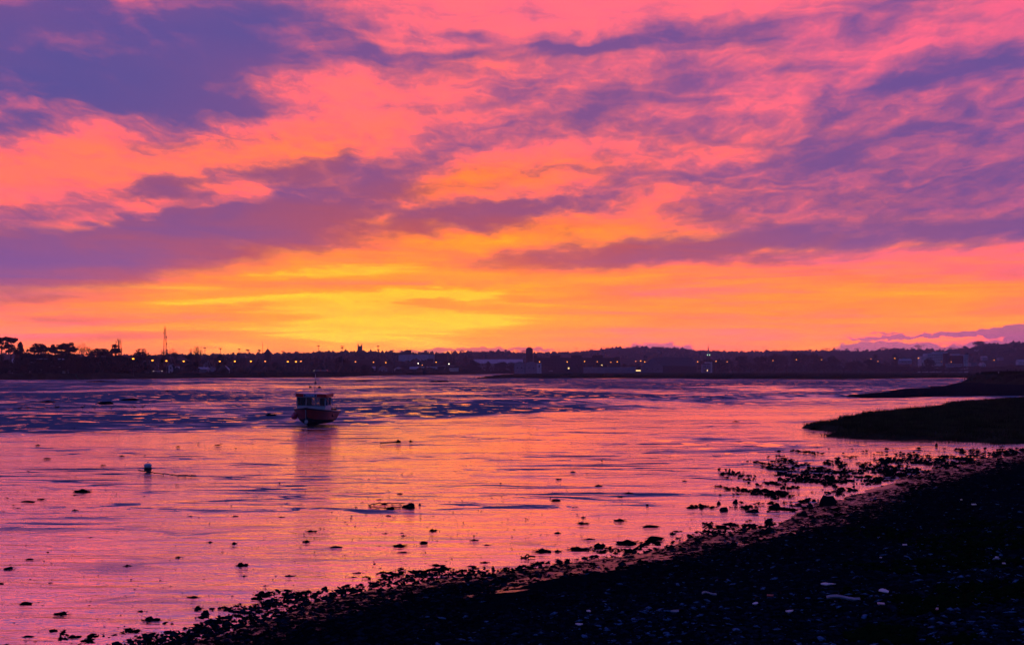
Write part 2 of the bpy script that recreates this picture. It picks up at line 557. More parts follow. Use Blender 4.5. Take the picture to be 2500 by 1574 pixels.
def mud_material():
    """wet estuary mud: a film of water over dark silt, rippled in places, pools lying flat"""
    m = bpy.data.materials.new('wet_mud')
    m.use_nodes = True
    t = m.node_tree
    t.nodes.clear()
    g = NT(t)
    geo = g.n('ShaderNodeNewGeometry')
    P = geo.outputs['Position']
    at_ = g.n('ShaderNodeAttribute', attribute_name='ripple')
    rip0 = at_.outputs['Fac']
    # long low swells of silt, ripple trains and small lumps (heights in metres)
    flat = g.mapping(P, scale=(1, 1, 0))
    sw = g.noise(g.mapping(flat, rot=(0, 0, R(9)), scale=(0.16, 0.42, 1)), 1.0, 3, 0.5, 0.5, dims='2D')
    rp = g.noise(g.mapping(flat, rot=(0, 0, R(6)), scale=(0.34, 1.7, 1)), 1.0, 4, 0.55, 0.5, dims='2D')
    fn = g.noise(g.mapping(flat, scale=(3.0, 5.0, 1)), 1.0, 3, 0.6, dims='2D')
    pool_n = g.noise(g.mapping(flat, scale=(0.45, 0.42, 1)), 1.0, 3, 0.5, 0.3, dims='2D')
    patch = g.noise(g.mapping(flat, scale=(0.055, 0.11, 1)), 1.0, 3, 0.5, 0.4, dims='2D')
    pool = g.smooth(g.m('ADD', pool_n, g.m('MULTIPLY', g.m('SUBTRACT', patch, 0.5), 0.35)), 0.635, 0.66)
    pool = g.m('MULTIPLY', pool, g.smooth(rip0, 0.10, 0.4, 0.25, 1.0))
    far_n = g.noise(g.mapping(flat, rot=(0, 0, R(4)), scale=(0.035, 0.020, 1)), 1.0, 4, 0.6, 0.5, dims='2D')
    mid_n = g.noise(g.mapping(flat, rot=(0, 0, R(7)), scale=(0.22, 0.30, 1)), 1.0, 4, 0.6, 0.4, dims='2D')
    var = g.m('MULTIPLY_ADD', g.m('SUBTRACT', mid_n, 0.5), 1.15, g.m('MULTIPLY', g.m('SUBTRACT', far_n, 0.5), 1.9))
    var = g.m('MULTIPLY', var, g.smooth(rip0, 0.02, 0.5, 0.35, 1.0))
    strk = g.noise(g.mapping(flat, rot=(0, 0, R(8)), scale=(0.26, 0.95, 1)), 1.0, 5, 0.65, 0.9, dims='2D')
    near_y = g.smooth(g.sep(P)[1], 23.0, 42.0, 0.25, 1.0)
    var = g.m('MULTIPLY_ADD', g.m('MULTIPLY', g.smooth(strk, 0.51, 0.62), near_y), g.smooth(patch, 0.40, 0.58, 0.10, 0.62), var)
    rip = g.m('ADD', rip0, var, clamp=True)
    amt = g.m('MULTIPLY_ADD', rip, 1.8, g.smooth(patch, 0.35, 0.62, 0.25, 0.6))
    dry = g.m('SUBTRACT', 1.0, pool)
    h = g.m('MULTIPLY', rp, 0.060)
    h = g.m('MULTIPLY_ADD', fn, 0.0055, h)
    h = g.m('MULTIPLY', h, g.m('MULTIPLY', amt, dry))
    h = g.m('MULTIPLY_ADD', sw, 0.05, h)
    bn = g.n('ShaderNodeBump')
    bn.inputs['Strength'].default_value = 1.0
    bn.inputs['Distance'].default_value = 1.0
    g.put(bn.inputs['Height'], h)
    nrm = bn.outputs[0]
    dull = g.smooth(rip, 0.20, 0.74)
    rough = g.m('MULTIPLY_ADD', g.m('MULTIPLY', dull, dry), 0.46, 0.10)
    rough = g.m('MULTIPLY', rough, g.m('MULTIPLY_ADD', dry, 0.75, 0.25))
    gl = g.n('ShaderNodeBsdfGlossy')
    g.put(gl.inputs['Color'], g.mix(g.m('MULTIPLY', dull, dry), (1.0, 0.97, 0.97, 1), (0.22, 0.62, 1.0, 1)))
    g.put(gl.inputs['Roughness'], rough)
    g.put(gl.inputs['Normal'], nrm)
    df = g.n('ShaderNodeBsdfDiffuse')
    g.put(df.inputs['Color'], g.ramp(rp, [(0.3, (0.012, 0.026, 0.066, 1)), (0.7, (0.028, 0.052, 0.125, 1))]))
    g.put(df.inputs['Normal'], nrm)
    fr = g.n('ShaderNodeFresnel')
    fr.inputs['IOR'].default_value = 1.9
    g.put(fr.inputs['Normal'], nrm)
    fac = g.m('MULTIPLY_ADD', fr.outputs[0], 0.12, 0.88, clamp=True)
    fac = g.m('MULTIPLY', fac, g.m('MULTIPLY_ADD', g.m('MULTIPLY', dull, dry), -0.84, 1.0))
    mx = g.n('ShaderNodeMixShader')
    g.put(mx.inputs[0], fac)
    t.links.new(df.outputs[0], mx.inputs[1]); t.links.new(gl.outputs[0], mx.inputs[2])
    out = g.n('ShaderNodeOutputMaterial')
    t.links.new(mx.outputs[0], out.inputs[0])
    return m


def bank_material():
    m = bpy.data.materials.new('shingle_bank')
    m.use_nodes = True
    t = m.node_tree
    g = NT(t)
    b = t.nodes['Principled BSDF']
    geo = g.n('ShaderNodeNewGeometry')
    P = geo.outputs['Position']
    wet = g.n('ShaderNodeAttribute', attribute_name='wet').outputs['Fac']
    n1 = g.noise(P, 9.0, 5, 0.65)
    n2 = g.noise(P, 5.0, 4, 0.65)
    w = g.smooth(g.m('ADD', wet, g.m('MULTIPLY', g.m('SUBTRACT', n2, 0.5), 1.1)), 0.5, 0.66)
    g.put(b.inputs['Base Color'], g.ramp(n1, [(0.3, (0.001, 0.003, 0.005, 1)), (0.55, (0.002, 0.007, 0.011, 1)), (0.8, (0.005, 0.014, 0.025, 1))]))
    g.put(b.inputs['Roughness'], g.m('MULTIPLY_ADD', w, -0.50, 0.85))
    g.put(b.inputs['Specular IOR Level'], g.m('MULTIPLY', w, 0.6))
    bn = g.n('ShaderNodeBump')
    bn.inputs['Distance'].default_value = 1.0
    bn.inputs['Strength'].default_value = 1.0
    g.put(bn.inputs['Height'], g.m('MULTIPLY', g.m('MULTIPLY', n1, 0.07), g.m('MULTIPLY_ADD', w, -0.9, 1.0)))
    g.put(b.inputs['Normal'], bn.outputs[0])
    return m


# ------------------------------------------------------------------ the ground: land sheet, mud, bank, marshes, hills
g0 = MB()
g0.add([(-6000, -150, -0.9), (6000, -150, -0.9), (6000, 5900, -0.9), (-6000, 5900, -0.9)], [(0, 1, 2, 3)])
tag(g0.build('ground', M_EARTH), kind='structure')


def polyline(pts):
    return np.array([(gp(x, y).x, gp(x, y).y) for x, y in pts])


def seg_dist(x, y, pl, signed=True):
    """distance to a polyline; positive on its right-hand side"""
    best = np.full(x.shape, 1e9); sgn = np.ones(x.shape)
    for (ax, ay), (bx, by) in zip(pl[:-1], pl[1:]):
        dx, dy = bx - ax, by - ay
        L2 = dx * dx + dy * dy
        tt = np.clip(((x - ax) * dx + (y - ay) * dy) / L2, 0, 1)
        ex, ey = x - (ax + tt * dx), y - (ay + tt * dy)
        d = np.hypot(ex, ey)
        cr = dx * (y - ay) - dy * (x - ax)
        m_ = d < best
        best = np.where(m_, d, best)
        sgn = np.where(m_, np.where(cr < 0, 1.0, -1.0), sgn)
    return best * sgn


EDGE = polyline([(-900, 1760), (-200, 1650), (180, 1578), (420, 1524), (700, 1452), (900, 1412), (1100, 1388), (1250, 1372), (1500, 1345), (1700, 1305), (1850, 1283),
                 (1930, 1255), (2030, 1215), (2200, 1164), (2350, 1134), (2500, 1104), (2800, 1074), (3400, 1045), (4200, 1020)])


def bank_h(x, y):
    x = np.asarray(x, float); y = np.asarray(y, float)
    s = seg_dist(x, y, EDGE)
    s = s + 1.1 * fbm(x * 0.45, y * 0.45, 4, 5) * np.clip(y / 30, 0.5, 2.0)
    s2 = s - np.interp(x / np.maximum(y, 1), [-0.3, 0.0, 0.15, 0.3], [1.3, 1.0, 0.5, 0.3])
    rise = np.where(s2 > 0, 0.03 + 0.065 * s2 + 0.0035 * s2 * s2, 0.02 + 0.25 * s2)
    rise = np.clip(rise, -0.5, 1.9)
    lump = np.clip(s2 / 0.8, 0, 1) * (0.22 * fbm(x * 0.9, y * 0.9, 4, 11) + 0.10 * fbm(x * 3.1, y * 3.1, 3, 21))
    return rise + lump, s


def hit_bank(px, py):
    """where the sight line of a spot of the photograph meets the bank (or the mud)"""
    z = 0.0
    for _ in range(9):
        p = gp(px, py, z)
        h = float(bank_h(np.array([p.x]), np.array([p.y]))[0][0])
        z = 0.5 * z + 0.5 * max(0.0, h)
    return Vector((p.x, p.y, max(0.0, h)))


def fan_grid(t0, t1, nt, y0, y1, ny):
    t = np.linspace(t0, t1, nt)
    y = y0 * (y1 / y0) ** np.linspace(0, 1, ny)
    Y, T = np.meshgrid(y, t, indexing='ij')
    idx = np.arange(nt * ny).reshape(ny, nt)
    f = np.stack([idx[:-1, :-1], idx[:-1, 1:], idx[1:, 1:], idx[1:, :-1]], -1).reshape(-1, 4)
    return T * Y, Y, f


# --- mud flats with creeks
X, Y, F = fan_grid(-0.85, 0.85, 330, 6.0, 1700.0, 520)
PX, PY = CX + FPX * X / Y, HY + EYE * FPX / Y


def bump_px(cx, cy, a, b, tilt=0.0):
    """soft mask around a spot of the ground (given by the photograph's pixel)"""
    u, v = PX - cx, PY - cy
    c, s = math.cos(R(tilt)), math.sin(R(tilt))
    return np.exp(-((u * c - v * s) / a) ** 2 - ((u * s + v * c) / b) ** 2)


Z = 0.05 * fbm(X * 0.02, Y * 0.012, 4, 2) + 0.02 * fbm(X * 0.12, Y * 0.10, 3, 8)
near = np.clip((Y - 40) / 120, 0, 1)
# creeks and low banks on the far flats
cre = fbm(X * 0.010 + 3.1, Y * 0.0065, 4, 31)
Z += near * (0.55 * np.clip(np.abs(cre) * 4, 0, 1) - 0.45) * 0.8
Z += 0.55 * bump_px(330, 962, 170, 9, 1) - 0.5 * bump_px(330, 974, 90, 4, 2) + 0.35 * bump_px(620, 936, 90, 3.0) + 0.4 * bump_px(560, 949, 160, 2.4, 2)
# step along the channel that runs across the flats
lx = np.clip((PX - 1050) / 120, 0, 1) * np.clip((2200 - PX) / 120, 0, 1)
line_y = 978 - 0.0165 * (PX - 1200)
Z += 0.42 * lx * np.exp(-((PY - line_y) / 2.2) ** 2)
yb = np.interp(PX, [-600, 0, 500, 760, 1000, 1300, 1600, 1900], [1072, 1063, 1048, 1036, 1016, 1002, 990, 975])
yb = yb + 16 * fbm(X * 0.12, Y * 0.05, 4, 76)
band = np.clip((yb - PY) / 15 + 0.5, 0, 1) * np.clip((PY - 978) / 14, 0, 1)
farz = np.clip((988 - PY) / 16, 0, 1)
rightz = np.clip((PX - 1250) / 300, 0, 1) * np.clip((1120 - PY) / 60, 0, 1)
ripple = 0.07 + 0.72 * band + 0.52 * farz + 0.16 * rightz * (1 - farz)
ripple += (0.3 * bump_px(350, 962, 320, 9) + 0.3 * bump_px(80, 965, 260, 7) + 0.35 * bump_px(1250, 961, 260, 5) + 0.2 * bump_px(1750, 935, 500, 4) + 0.35 * bump_px(2000, 1088, 330, 14)
           + 0.2 * bump_px(1650, 1105, 240, 30) + 0.3 * bump_px(1720, 1066, 160, 7, -4) + 0.25 * bump_px(1900, 1090, 160, 10, 2) + 0.2 * bump_px(1900, 1170, 300, 16, -4))
ripple -= 0.30 * bump_px(1900, 1005, 300, 16, 1) + 0.22 * bump_px(620, 945, 260, 6) + 0.25 * bump_px(900, 958, 420, 4) + 0.5 * bump_px(40, 1003, 300, 2.0, -1) + 0.3 * bump_px(1700, 950, 420, 4) + 0.3 * bump_px(350, 976, 120, 4)
ripple = np.clip(ripple + 0.8 * farz * fbm(X * 0.016, Y * 0.010, 4, 77) + 0.25 * fbm(X * 0.10, Y * 0.12, 3, 78), 0, 1)
# hollow under the boat
bx, by = gp(772, 1036).x, gp(772, 1036).y
Z -= 0.10 * np.exp(-(((X - bx) / 2.6) ** 2 + ((Y - by - 2.5) / 4.5) ** 2))
mud = link('mudflat', np_mesh('mudflat', np.stack([X, Y, Z], -1).reshape(-1, 3), F, mud_material(), smooth=True))
att = mud.data.attributes.new('ripple', 'FLOAT', 'POINT')
att.data.foreach_set('value', ripple.ravel().astype(np.float32))
tag(mud, kind='structure')

# --- near shingle bank
X, Y, F = fan_grid(-0.75, 1.15, 420, 8.0, 120.0, 460)
PX, PY = CX + FPX * X / Y, HY + EYE * FPX / Y
Zb, S = bank_h(X, Y)
keep = S > -2.5
fk = keep.ravel()[F].all(axis=1)
WET_SPOTS = [(1210, 1470, 90, 13, 12), (1330, 1430, 130, 13, 12), (1480, 1405, 110, 12, 10), (1600, 1382, 60, 9, 8), (1250, 1485, 50, 8, 5), (1810, 1338, 30, 7, 6), (1880, 1325, 45, 7, 8),
             (1930, 1322, 40, 5, 6), (2140, 1195, 70, 6, 8), (2170, 1180, 60, 5, 8), (1780, 1312, 60, 4, 8), (1580, 1359, 40, 6, 6), (1480, 1376, 30, 5, 0)]
wet = np.clip(1.0 - (S - 1.6) / 3.6, 0, 1) * 0.60
for w_ in WET_SPOTS:
    wet = np.maximum(wet, 1.2 * bump_px(*w_[:4], w_[4]))
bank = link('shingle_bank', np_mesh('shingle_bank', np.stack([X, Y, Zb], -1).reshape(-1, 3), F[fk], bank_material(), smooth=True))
att = bank.data.attributes.new('wet', 'FLOAT', 'POINT')
att.data.foreach_set('value', wet.ravel().astype(np.float32))
tag(bank, kind='structure')


def slab(name, outline, top, m, rows=26, cols=120, rough=0.12, edge=1.0, taper=0):
    """low plateau filling an outline on the mud, with an uneven top and a steep worn edge"""
    P = [np.array((p.x, p.y)) for p in outline]
    P = np.array(P)
    xs, ys = P[:, 0], P[:, 1]
    x = np.linspace(xs.min(), xs.max(), cols)
    y = np.exp(np.linspace(math.log(ys.min()), math.log(ys.max()), rows))
    Yg, Xg = np.meshgrid(y, x, indexing='ij')
    ins = np.zeros(Xg.shape, bool)
    j = len(P) - 1
    for i in range(len(P)):
        c = ((P[i, 1] > Yg) != (P[j, 1] > Yg)) & (Xg < (P[j, 0] - P[i, 0]) * (Yg - P[i, 1]) / (P[j, 1] - P[i, 1] + 1e-12) + P[i, 0])
        ins ^= c
        j = i
    d = np.abs(seg_dist(Xg, Yg, np.vstack([P, P[:1]])))
    d = np.where(ins, d, -d)
    d = d + edge * 1.4 * fbm(Xg / edge * 0.35, Yg / edge * 0.35, 4, 41)
    k = np.clip(d / edge + 0.35, 0, 1)
    k = k * k * (3 - 2 * k)
    top = top * (0.4 + 0.6 * np.clip(d / (edge * taper), 0, 1)) if taper else top
    Zg = -0.3 + k * (top + 0.3) + k * rough * fbm(Xg * 0.5 / edge, Yg * 0.5 / edge, 4, 51)
    idx = np.arange(rows * cols).reshape(rows, cols)
    F_ = np.stack([idx[:-1, :-1], idx[:-1, 1:], idx[1:, 1:], idx[1:, :-1]], -1).reshape(-1, 4)
    okf = (d.ravel()[F_] > -edge * 0.6).any(axis=1)
    o = link(name, np_mesh(name, np.stack([Xg, Yg, Zg], -1).reshape(-1, 3), F_[okf], m, smooth=True))
    tag(o, kind='structure')
    return o, Xg, Yg, Zg, d


def grass_on(name, grid, n, h0, h1, dens_edge, m, label, width=0.02):
    """many thin bent blades standing on a plateau: one mass nobody could count"""
    o, Xg, Yg, Zg, d = grid
    r = np.random.RandomState(len(name))
    ii = np.argwhere(d > 0.1)
    vs, fs = [], []
    pick = ii[r.randint(0, len(ii), n)]
    rows, cols = Xg.shape
    bx_ = Xg[pick[:, 0], pick[:, 1]]; by_ = Yg[pick[:, 0], pick[:, 1]]; bz_ = Zg[pick[:, 0], pick[:, 1]]
    dx = (Xg[0, 1] - Xg[0, 0]); dyv = np.gradient(Yg[:, 0])[pick[:, 0]]
    bx_ = bx_ + (r.rand(n) - 0.5) * dx; by_ = by_ + (r.rand(n) - 0.5) * dyv
    tuft = 0.55 + 0.9 * vnoise(bx_ * 1.3, by_ * 0.5, 4)
    hh = (h0 + (h1 - h0) * r.rand(n)) * tuft
    ww = width * (0.7 + 0.8 * r.rand(n)) * np.clip(by_ / 60, 1, 12)
    lean = (r.rand(n, 2) - 0.5) * 0.7 * hh[:, None]
    v = np.zeros((n, 3, 3))
    v[:, 0] = np.stack([bx_ - ww, by_, bz_ - 0.05], 1)
    v[:, 1] = np.stack([bx_ + ww, by_ + ww * 0.4, bz_ - 0.05], 1)
    v[:, 2] = np.stack([bx_ + lean[:, 0], by_ + lean[:, 1], bz_ + hh], 1)
    ob = link(name, np_mesh(name, v.reshape(-1, 3), np.arange(3 * n).reshape(n, 3), m))
    tag(ob, label, 'grass', kind='stuff')
    return ob


spit = slab('salt_marsh', [gp(x, y) for x, y in [(1948, 1040), (2000, 1034), (2060, 1020), (2110, 1012), (2200, 1002), (2300, 993), (2312, 985), (2400, 979), (2500, 973), (2800, 962), (3100, 966), (3000, 1070), (2700, 1080), (2510, 1078), (2430, 1082),
                                                  (2390, 1076), (2290, 1071), (2170, 1070), (2080, 1066), (2000, 1060), (2100, 1052), (2060, 1049), (1990, 1046)]], 0.34, M_TURF, 90, 200, 0.22, 1.0, 7.0)
grass_on('spit_grass', spit, 60000, 0.10, 0.30, 1, M_GRASS, 'dark rough grass covering the low marsh spit at the right', 0.022)
shing = slab('shingle_spit', [gp(x, y + 1) for x, y in [(2050, 965), (2100, 960), (2180, 952), (2230, 947), (2300, 940), (2345, 934), (2390, 927), (2800, 921), (3000, 950), (2700, 963), (2500, 966), (2350, 968), (2200, 969), (2090, 968)]], 0.34, M_ROCK, 90, 220, 0.5, 4.0, 5.0)
dike = slab('grass_dike', [gp(x, y) for x, y in [(2350, 934), (2400, 928), (2460, 923), (2600, 921), (3200, 919), (3300, 936), (2800, 943), (2500, 942), (2420, 940)]], 3.0, M_TURF, 60, 160, 1.0, 9.0)
grass_on('dike_grass', dike, 16000, 0.2, 0.7, 1, M_GRASS, 'dark grass on the high dike at the right edge', 0.03)
far_marsh = slab('far_marsh', [gp(x, y) for x, y in [(1165, 924), (1260, 921.5), (1420, 922), (1560, 923), (1700, 923.6), (1760, 924.6), (1800, 923.5), (2000, 925), (2200, 923.6), (2400, 922.5), (3300, 920), (3300, 908.2), (1900, 908.2), (1420, 910.2), (1330, 912.5), (1215, 916.5)]], 0.75, M_TURF, 70, 420, 0.25, 6.0)
grass_on('far_marsh_grass', far_marsh, 26000, 0.2, 0.5, 1, M_GRASS, 'flat dark grass of the marsh across the river', 0.02)

# --- sea wall and town ground on the far shore
wall_line = [(-900, 935), (-300, 930.5), (0, 926), (150, 925), (300, 923.2), (450, 922.3), (600, 921), (720, 920), (830, 919), (900, 916), (960, 914), (1050, 913.4), (1150, 913), (1230, 911.4), (1330, 911), (1500, 910.5), (1700, 910), (2100, 909.5), (3000, 909.5)]
e = MB()
ring = []
for i in range(len(wall_line) - 1):
    (x0, y0), (x1, y1) = wall_line[i], wall_line[i + 1]
    for k in range(8):
        u = k / 8
        ring.append(gp(x0 + (x1 - x0) * u, y0 + (y1 - y0) * u + rng.uniform(-0.12, 0.12)))
for i, p in enumerate(ring):
    dirv = Vector((p.x, p.y, 0)).normalized()
    jit = lambda a: rng.uniform(-a, a)
    low = 0.62 if p.x > 40 else 1.0
    prof = [(-3 + jit(1), -0.6), (0.5 + jit(1.2), 0.25 + jit(0.15)), (6, 1.0 * low + jit(0.1)), (12 + jit(0.8), 2.35 * low + jit(0.1)), (16, 2.45 * low + jit(0.06)), (24, 1.3), (700, 1.2), (2600, 1.2)]
    for (dd, z) in prof:
        q = p + dirv * dd
        e.v.append((q.x, q.y, z))
n_ = 8
for i in range(len(ring) - 1):
    for k in range(n_ - 1):
        e.f.append((i * n_ + k, (i + 1) * n_ + k, (i + 1) * n_ + k + 1, i * n_ + k + 1))
tag(e.build('embankment', M_TURF), kind='structure')

# --- hills
SKY_LINE = [(-1500, 872), (-300, 868), (300, 874), (600, 871), (800, 865), (870, 861), (960, 864), (1100, 866), (1150, 864), (1200, 862), (1250, 864), (1300, 868), (1350, 865), (1400, 862), (1470, 855), (1520, 851), (1560, 851), (1640, 852),
            (1700, 858), (1800, 863), (1880, 861), (1950, 860), (2050, 859), (2100, 862), (2200, 855), (2300, 859), (2370, 851), (2400, 844), (2440, 841), (2500, 838), (2700, 831), (3500, 835), (5000, 850)]


def ridge(px):
    xs = [p[0] for p in SKY_LINE]; ys = [p[1] for p in SKY_LINE]
    py = np.interp(px, xs, ys)
    D = np.interp(px, [-1500, 700, 1100, 1500, 2000, 2500, 5000], [1900, 1900, 2300, 3000, 3000, 2600, 2600])
    return py, D


def hill_z(px, Yd):
    py, D = ridge(px)
    top = EYE + (HY - py) / FPX * D
    k = np.clip((Yd - (D - 1250)) / 1250, 0, 1)
    k = k * k * (3 - 2 * k)
    back = np.clip((Yd - D) / 1500, 0, 1)
    return 1.0 + (top - 1.0) * k * (1 - 0.5 * back)


pxs = np.linspace(-1500, 5000, 420)
rows = 60
vs = np.zeros((rows, len(pxs), 3))
_, DD = ridge(pxs)
for r_ in range(rows):
    Yd = DD - 1250 + (1250 + 1100) * r_ / (rows - 1)
    xx = (pxs - CX) / FPX * Yd
    zz = hill_z(pxs, Yd) + 2.5 * fbm(xx * 0.012, Yd * 0.012, 4, 61)
    vs[r_] = np.stack([xx, Yd, zz], 1)
idx = np.arange(rows * len(pxs)).reshape(rows, -1)
F = np.stack([idx[:-1, :-1], idx[:-1, 1:], idx[1:, 1:], idx[1:, :-1]], -1).reshape(-1, 4)
tag(link('hills', np_mesh('hills', vs.reshape(-1, 3), F, M_HILL, True)), kind='structure')

# ------------------------------------------------------------------ things on the mud and the bank
def ico_lump(seed, sub=1, flat=0.55, jag=0.35):
    """an uneven, flat-bottomed lump about 2 units across"""
    bm = bmesh.new()
    bmesh.ops.create_icosphere(bm, subdivisions=sub, radius=1.0)
    r = random.Random(seed)
    ph = [r.uniform(0, 6.3) for _ in range(6)]
    for v in bm.verts:
        c = v.co
        k = 1 + jag * (0.5 * math.sin(2.3 * c.x * 2 + ph[0]) * math.sin(3.1 * c.y + ph[1]) + 0.35 * math.sin(5.2 * c.x + ph[2] + 2 * c.z) + 0.4 * r.uniform(-1, 1))
        v.co = Vector((c.x * k, c.y * k, max(c.z * k * flat * 2, -0.12)))
    vs = [tuple(v.co) for v in bm.verts]
    fs = [tuple(v.index for v in f.verts) for f in bm.faces]
    bm.free()
    return vs, fs


def weed_lump(seed):
    """heap of bladder weed: a low ragged mound with flat fronds sticking out at the ends"""
    r = random.Random(seed)
    b = MB()
    vs, fs = ico_lump(seed, 2, 0.5, 0.5)
    b.add(vs, fs)
    for k in range(26):
        a = r.uniform(0, 6.283)
        l = r.uniform(0.35, 0.75)
        p = Vector((math.cos(a) * r.uniform(0.5, 1.0), math.sin(a) * r.uniform(0.4, 0.9), r.uniform(0.0, 0.75)))
        q = p + Vector((math.cos(a) * l, math.sin(a) * l, r.uniform(-0.15, 0.28)))
        s = Vector((-math.sin(a), math.cos(a), 0.2)) * r.uniform(0.05, 0.14)
        b.add([p - s, p + s, q + s * 0.4, q - s * 0.3, (p + q) / 2 + Vector((0, 0, 0.1))], [(0, 1, 4), (1, 2, 4), (2, 3, 4), (3, 0, 4)])
    return b


WEED = [weed_lump(20 + i).mesh('weed_clump', M_WEED) for i in range(6)]
ROCKS = [MB().add(*ico_lump(60 + i, 2, 0.62, 0.32)).mesh('rock', M_ROCK) for i in range(5)]

# (px, py of the foot, width, height in photograph pixels, label or None)
CLUMPS = [
    (200, 1200, 45, 9, 'largest dark weed clump on the open mud left below the white-topped buoy'), (70, 1224, 36, 4, 'long flat weed clump on the mud near the left edge, below the largest clump'),
    (101, 1218, 24, 4, None), (183, 1208, 16, 2, None), (183, 1245, 20, 4, None), (44, 1240, 12, 3, None), (92, 1086, 12, 3, None), (116, 1119, 18, 3, None), (532, 1086, 15, 3, None), (435, 1090, 10, 3, None),
    (298, 1113, 14, 3, None), (251, 1134, 12, 2, None), (465, 1259, 12, 3, None), (575, 1259, 14, 3, None), (219, 1311, 20, 3, None), (513, 1322, 12, 4, None), (572, 1326, 16, 6, None),
    (660, 1014, 26, 6, 'low dark mound on the mud just left of the grounded boat'), (115, 981, 40, 4, 'flat dark mud bar by the left edge below the far creek'),
    (73, 1365, 18, 5, None), (22, 1388, 28, 9, 'plump weed clump at the left edge, above the second lowest row of clumps'), (311, 1381, 20, 6, None), (436, 1359, 22, 4, None), (590, 1379, 28, 10, 'rounded dark clump on the pink mud, upper right of the flat jagged one'), (122, 1422, 20, 4, None),
    (3, 1424, 14, 5, None), (415, 1430, 30, 2, None), (596, 1405, 18, 4, None), (648, 1429, 16, 4, None), (641, 1450, 32, 12, 'pointed dark mound on the mud just above the stony edge'), (471, 1458, 38, 7, 'flat jagged weed clump on the mud above the small round boulder'),
    (64, 1474, 28, 9, 'peaked weed clump near the left edge of the foreground mud'), (150, 1498, 42, 10, 'widest weed clump in the lower left corner of the mud'), (484, 1486, 18, 11, None), (346, 1491, 32, 5, None),
    (368, 1513, 42, 13, 'peaked weed heap where the bank edge begins, lower left'), (648, 1480, 24, 8, None), (70, 1553, 28, 6, 'lens-shaped weed clump at the bottom left, above the corner one'), (13, 1573, 26, 6, 'weed clump cut by the bottom left corner'),
    (972, 1079, 12, 8, 'small dark weight at the end of the short rope, right of the boat reflection'), (1003, 1078, 9, 5, None), (760, 1296, 26, 5, None), (747, 1322, 20, 7, None), (821, 1335, 30, 5, None), (940, 1301, 18, 3, None), (981, 1300, 10, 3, None), (985, 1306, 16, 3, None),
    (1057, 1294, 18, 6, None), (975, 1332, 36, 8, 'broad weed clump below the mooring lump in the middle of the mud'), (1035, 1324, 20, 6, None), (984, 1347, 30, 4, None), (1158, 1318, 22, 5, None), (1189, 1329, 20, 3, None), (1068, 1379, 38, 6, 'long weed clump just above the weedy edge, lower middle'),
    (1183, 1372, 26, 5, None), (1152, 1381, 22, 4, None), (873, 1397, 28, 4, None), (862, 1408, 20, 4, None), (707, 1405, 32, 5, None), (687, 1261, 16, 3, None), (976, 1204, 16, 3, None), (949, 1258, 12, 3, None), (926, 1219, 16, 3, None),
    (1796, 1029, 18, 3, None), (1462, 1185, 22, 4, None), (1363, 1169, 14, 3, None), (1398, 1151, 14, 3, None), (1358, 1221, 22, 5, None), (1515, 1212, 18, 3, None), (1534, 1203, 24, 4, None), (1424, 1262, 14, 4, None), (1422, 1277, 28, 6, None),
    (1512, 1270, 32, 7, None), (1590, 1285, 40, 6, None), (1361, 1300, 16, 5, None), (1438, 1315, 30, 4, None), (1642, 1302, 18, 6, None), (1653, 1296, 24, 4, None), (1671, 1173, 12, 3, None), (1691, 1238, 30, 5, None), (1781, 1278, 34, 6, None),
    (1945, 1136, 14, 6, None), (1986, 1048, 12, 5, None), (2437, 1109, 18, 5, None), (2348, 1106, 12, 4, None), (2165, 1096, 10, 5, None), (2243, 1094, 10, 5, None), (1324, 1345, 44, 9, 'long weed heap beside the forked stick at the edge of the bank'), (1362, 1345, 22, 6, None), (1412, 1340, 52, 9, 'humped weed heap on the mud above the bank edge, right of the forked stick'), (1530, 1325, 60, 11, 'widest weed heap along the bank edge in the lower middle'), (1600, 1316, 44, 10, None),
]
ZONES = [(0, 700, 0, 1170, 'left of the boat, no lower than the buoy'), (0, 700, 1170, 1290, 'on the left, just below the buoy'), (0, 700, 1290, 1395, 'at left, in the upper foreground mud'), (0, 700, 1395, 1700, 'on the left, close above the bank edge'),
         (700, 1250, 0, 1262, 'in the middle, near the rope loop'), (700, 1250, 1262, 1350, 'in the middle, below the rope loop'), (700, 1250, 1350, 1700, 'in the middle, along the bank edge'),
         (1250, 1700, 0, 1240, 'right of the rope loop, on the upper mud'), (1250, 1700, 1240, 1700, 'right of the rope loop, near the bank'), (1700, 2600, 0, 1700, 'on the right, under the marsh spit')]
zone_of = lambda c: next(k for k, z in enumerate(ZONES) if z[0] <= c[0] < z[1] and z[2] <= c[1] < z[3])
zone_rank = {}
for c in sorted([c for c in CLUMPS if c[4] is None]):
    zone_rank.setdefault(zone_of(c), []).append(c)
for i, (px, py, w, h, lab) in enumerate(CLUMPS):
    if lab is None:
        k_ = zone_of((px, py))
        lab = nth(zone_rank[k_].index((px, py, w, h, None)) + 1) + ' small weed clump from left ' + ZONES[k_][4]
    p = hit_bank(px, py)
    s = p.y / FPX
    o = link('weed_clump', WEED[i % 6], loc=(p.x, p.y, p.z - 0.02))
    wd = w * s / 2.2
    o.scale = (wd, max(wd * 0.55, h * s * 1.2), max(0.02, h * s / 1.15))
    o.rotation_euler = (0, 0, rng.uniform(-0.25, 0.25) + (math.pi if i % 2 else 0))
    tag(o, lab, 'seaweed', 'weed clumps scattered on the mud')

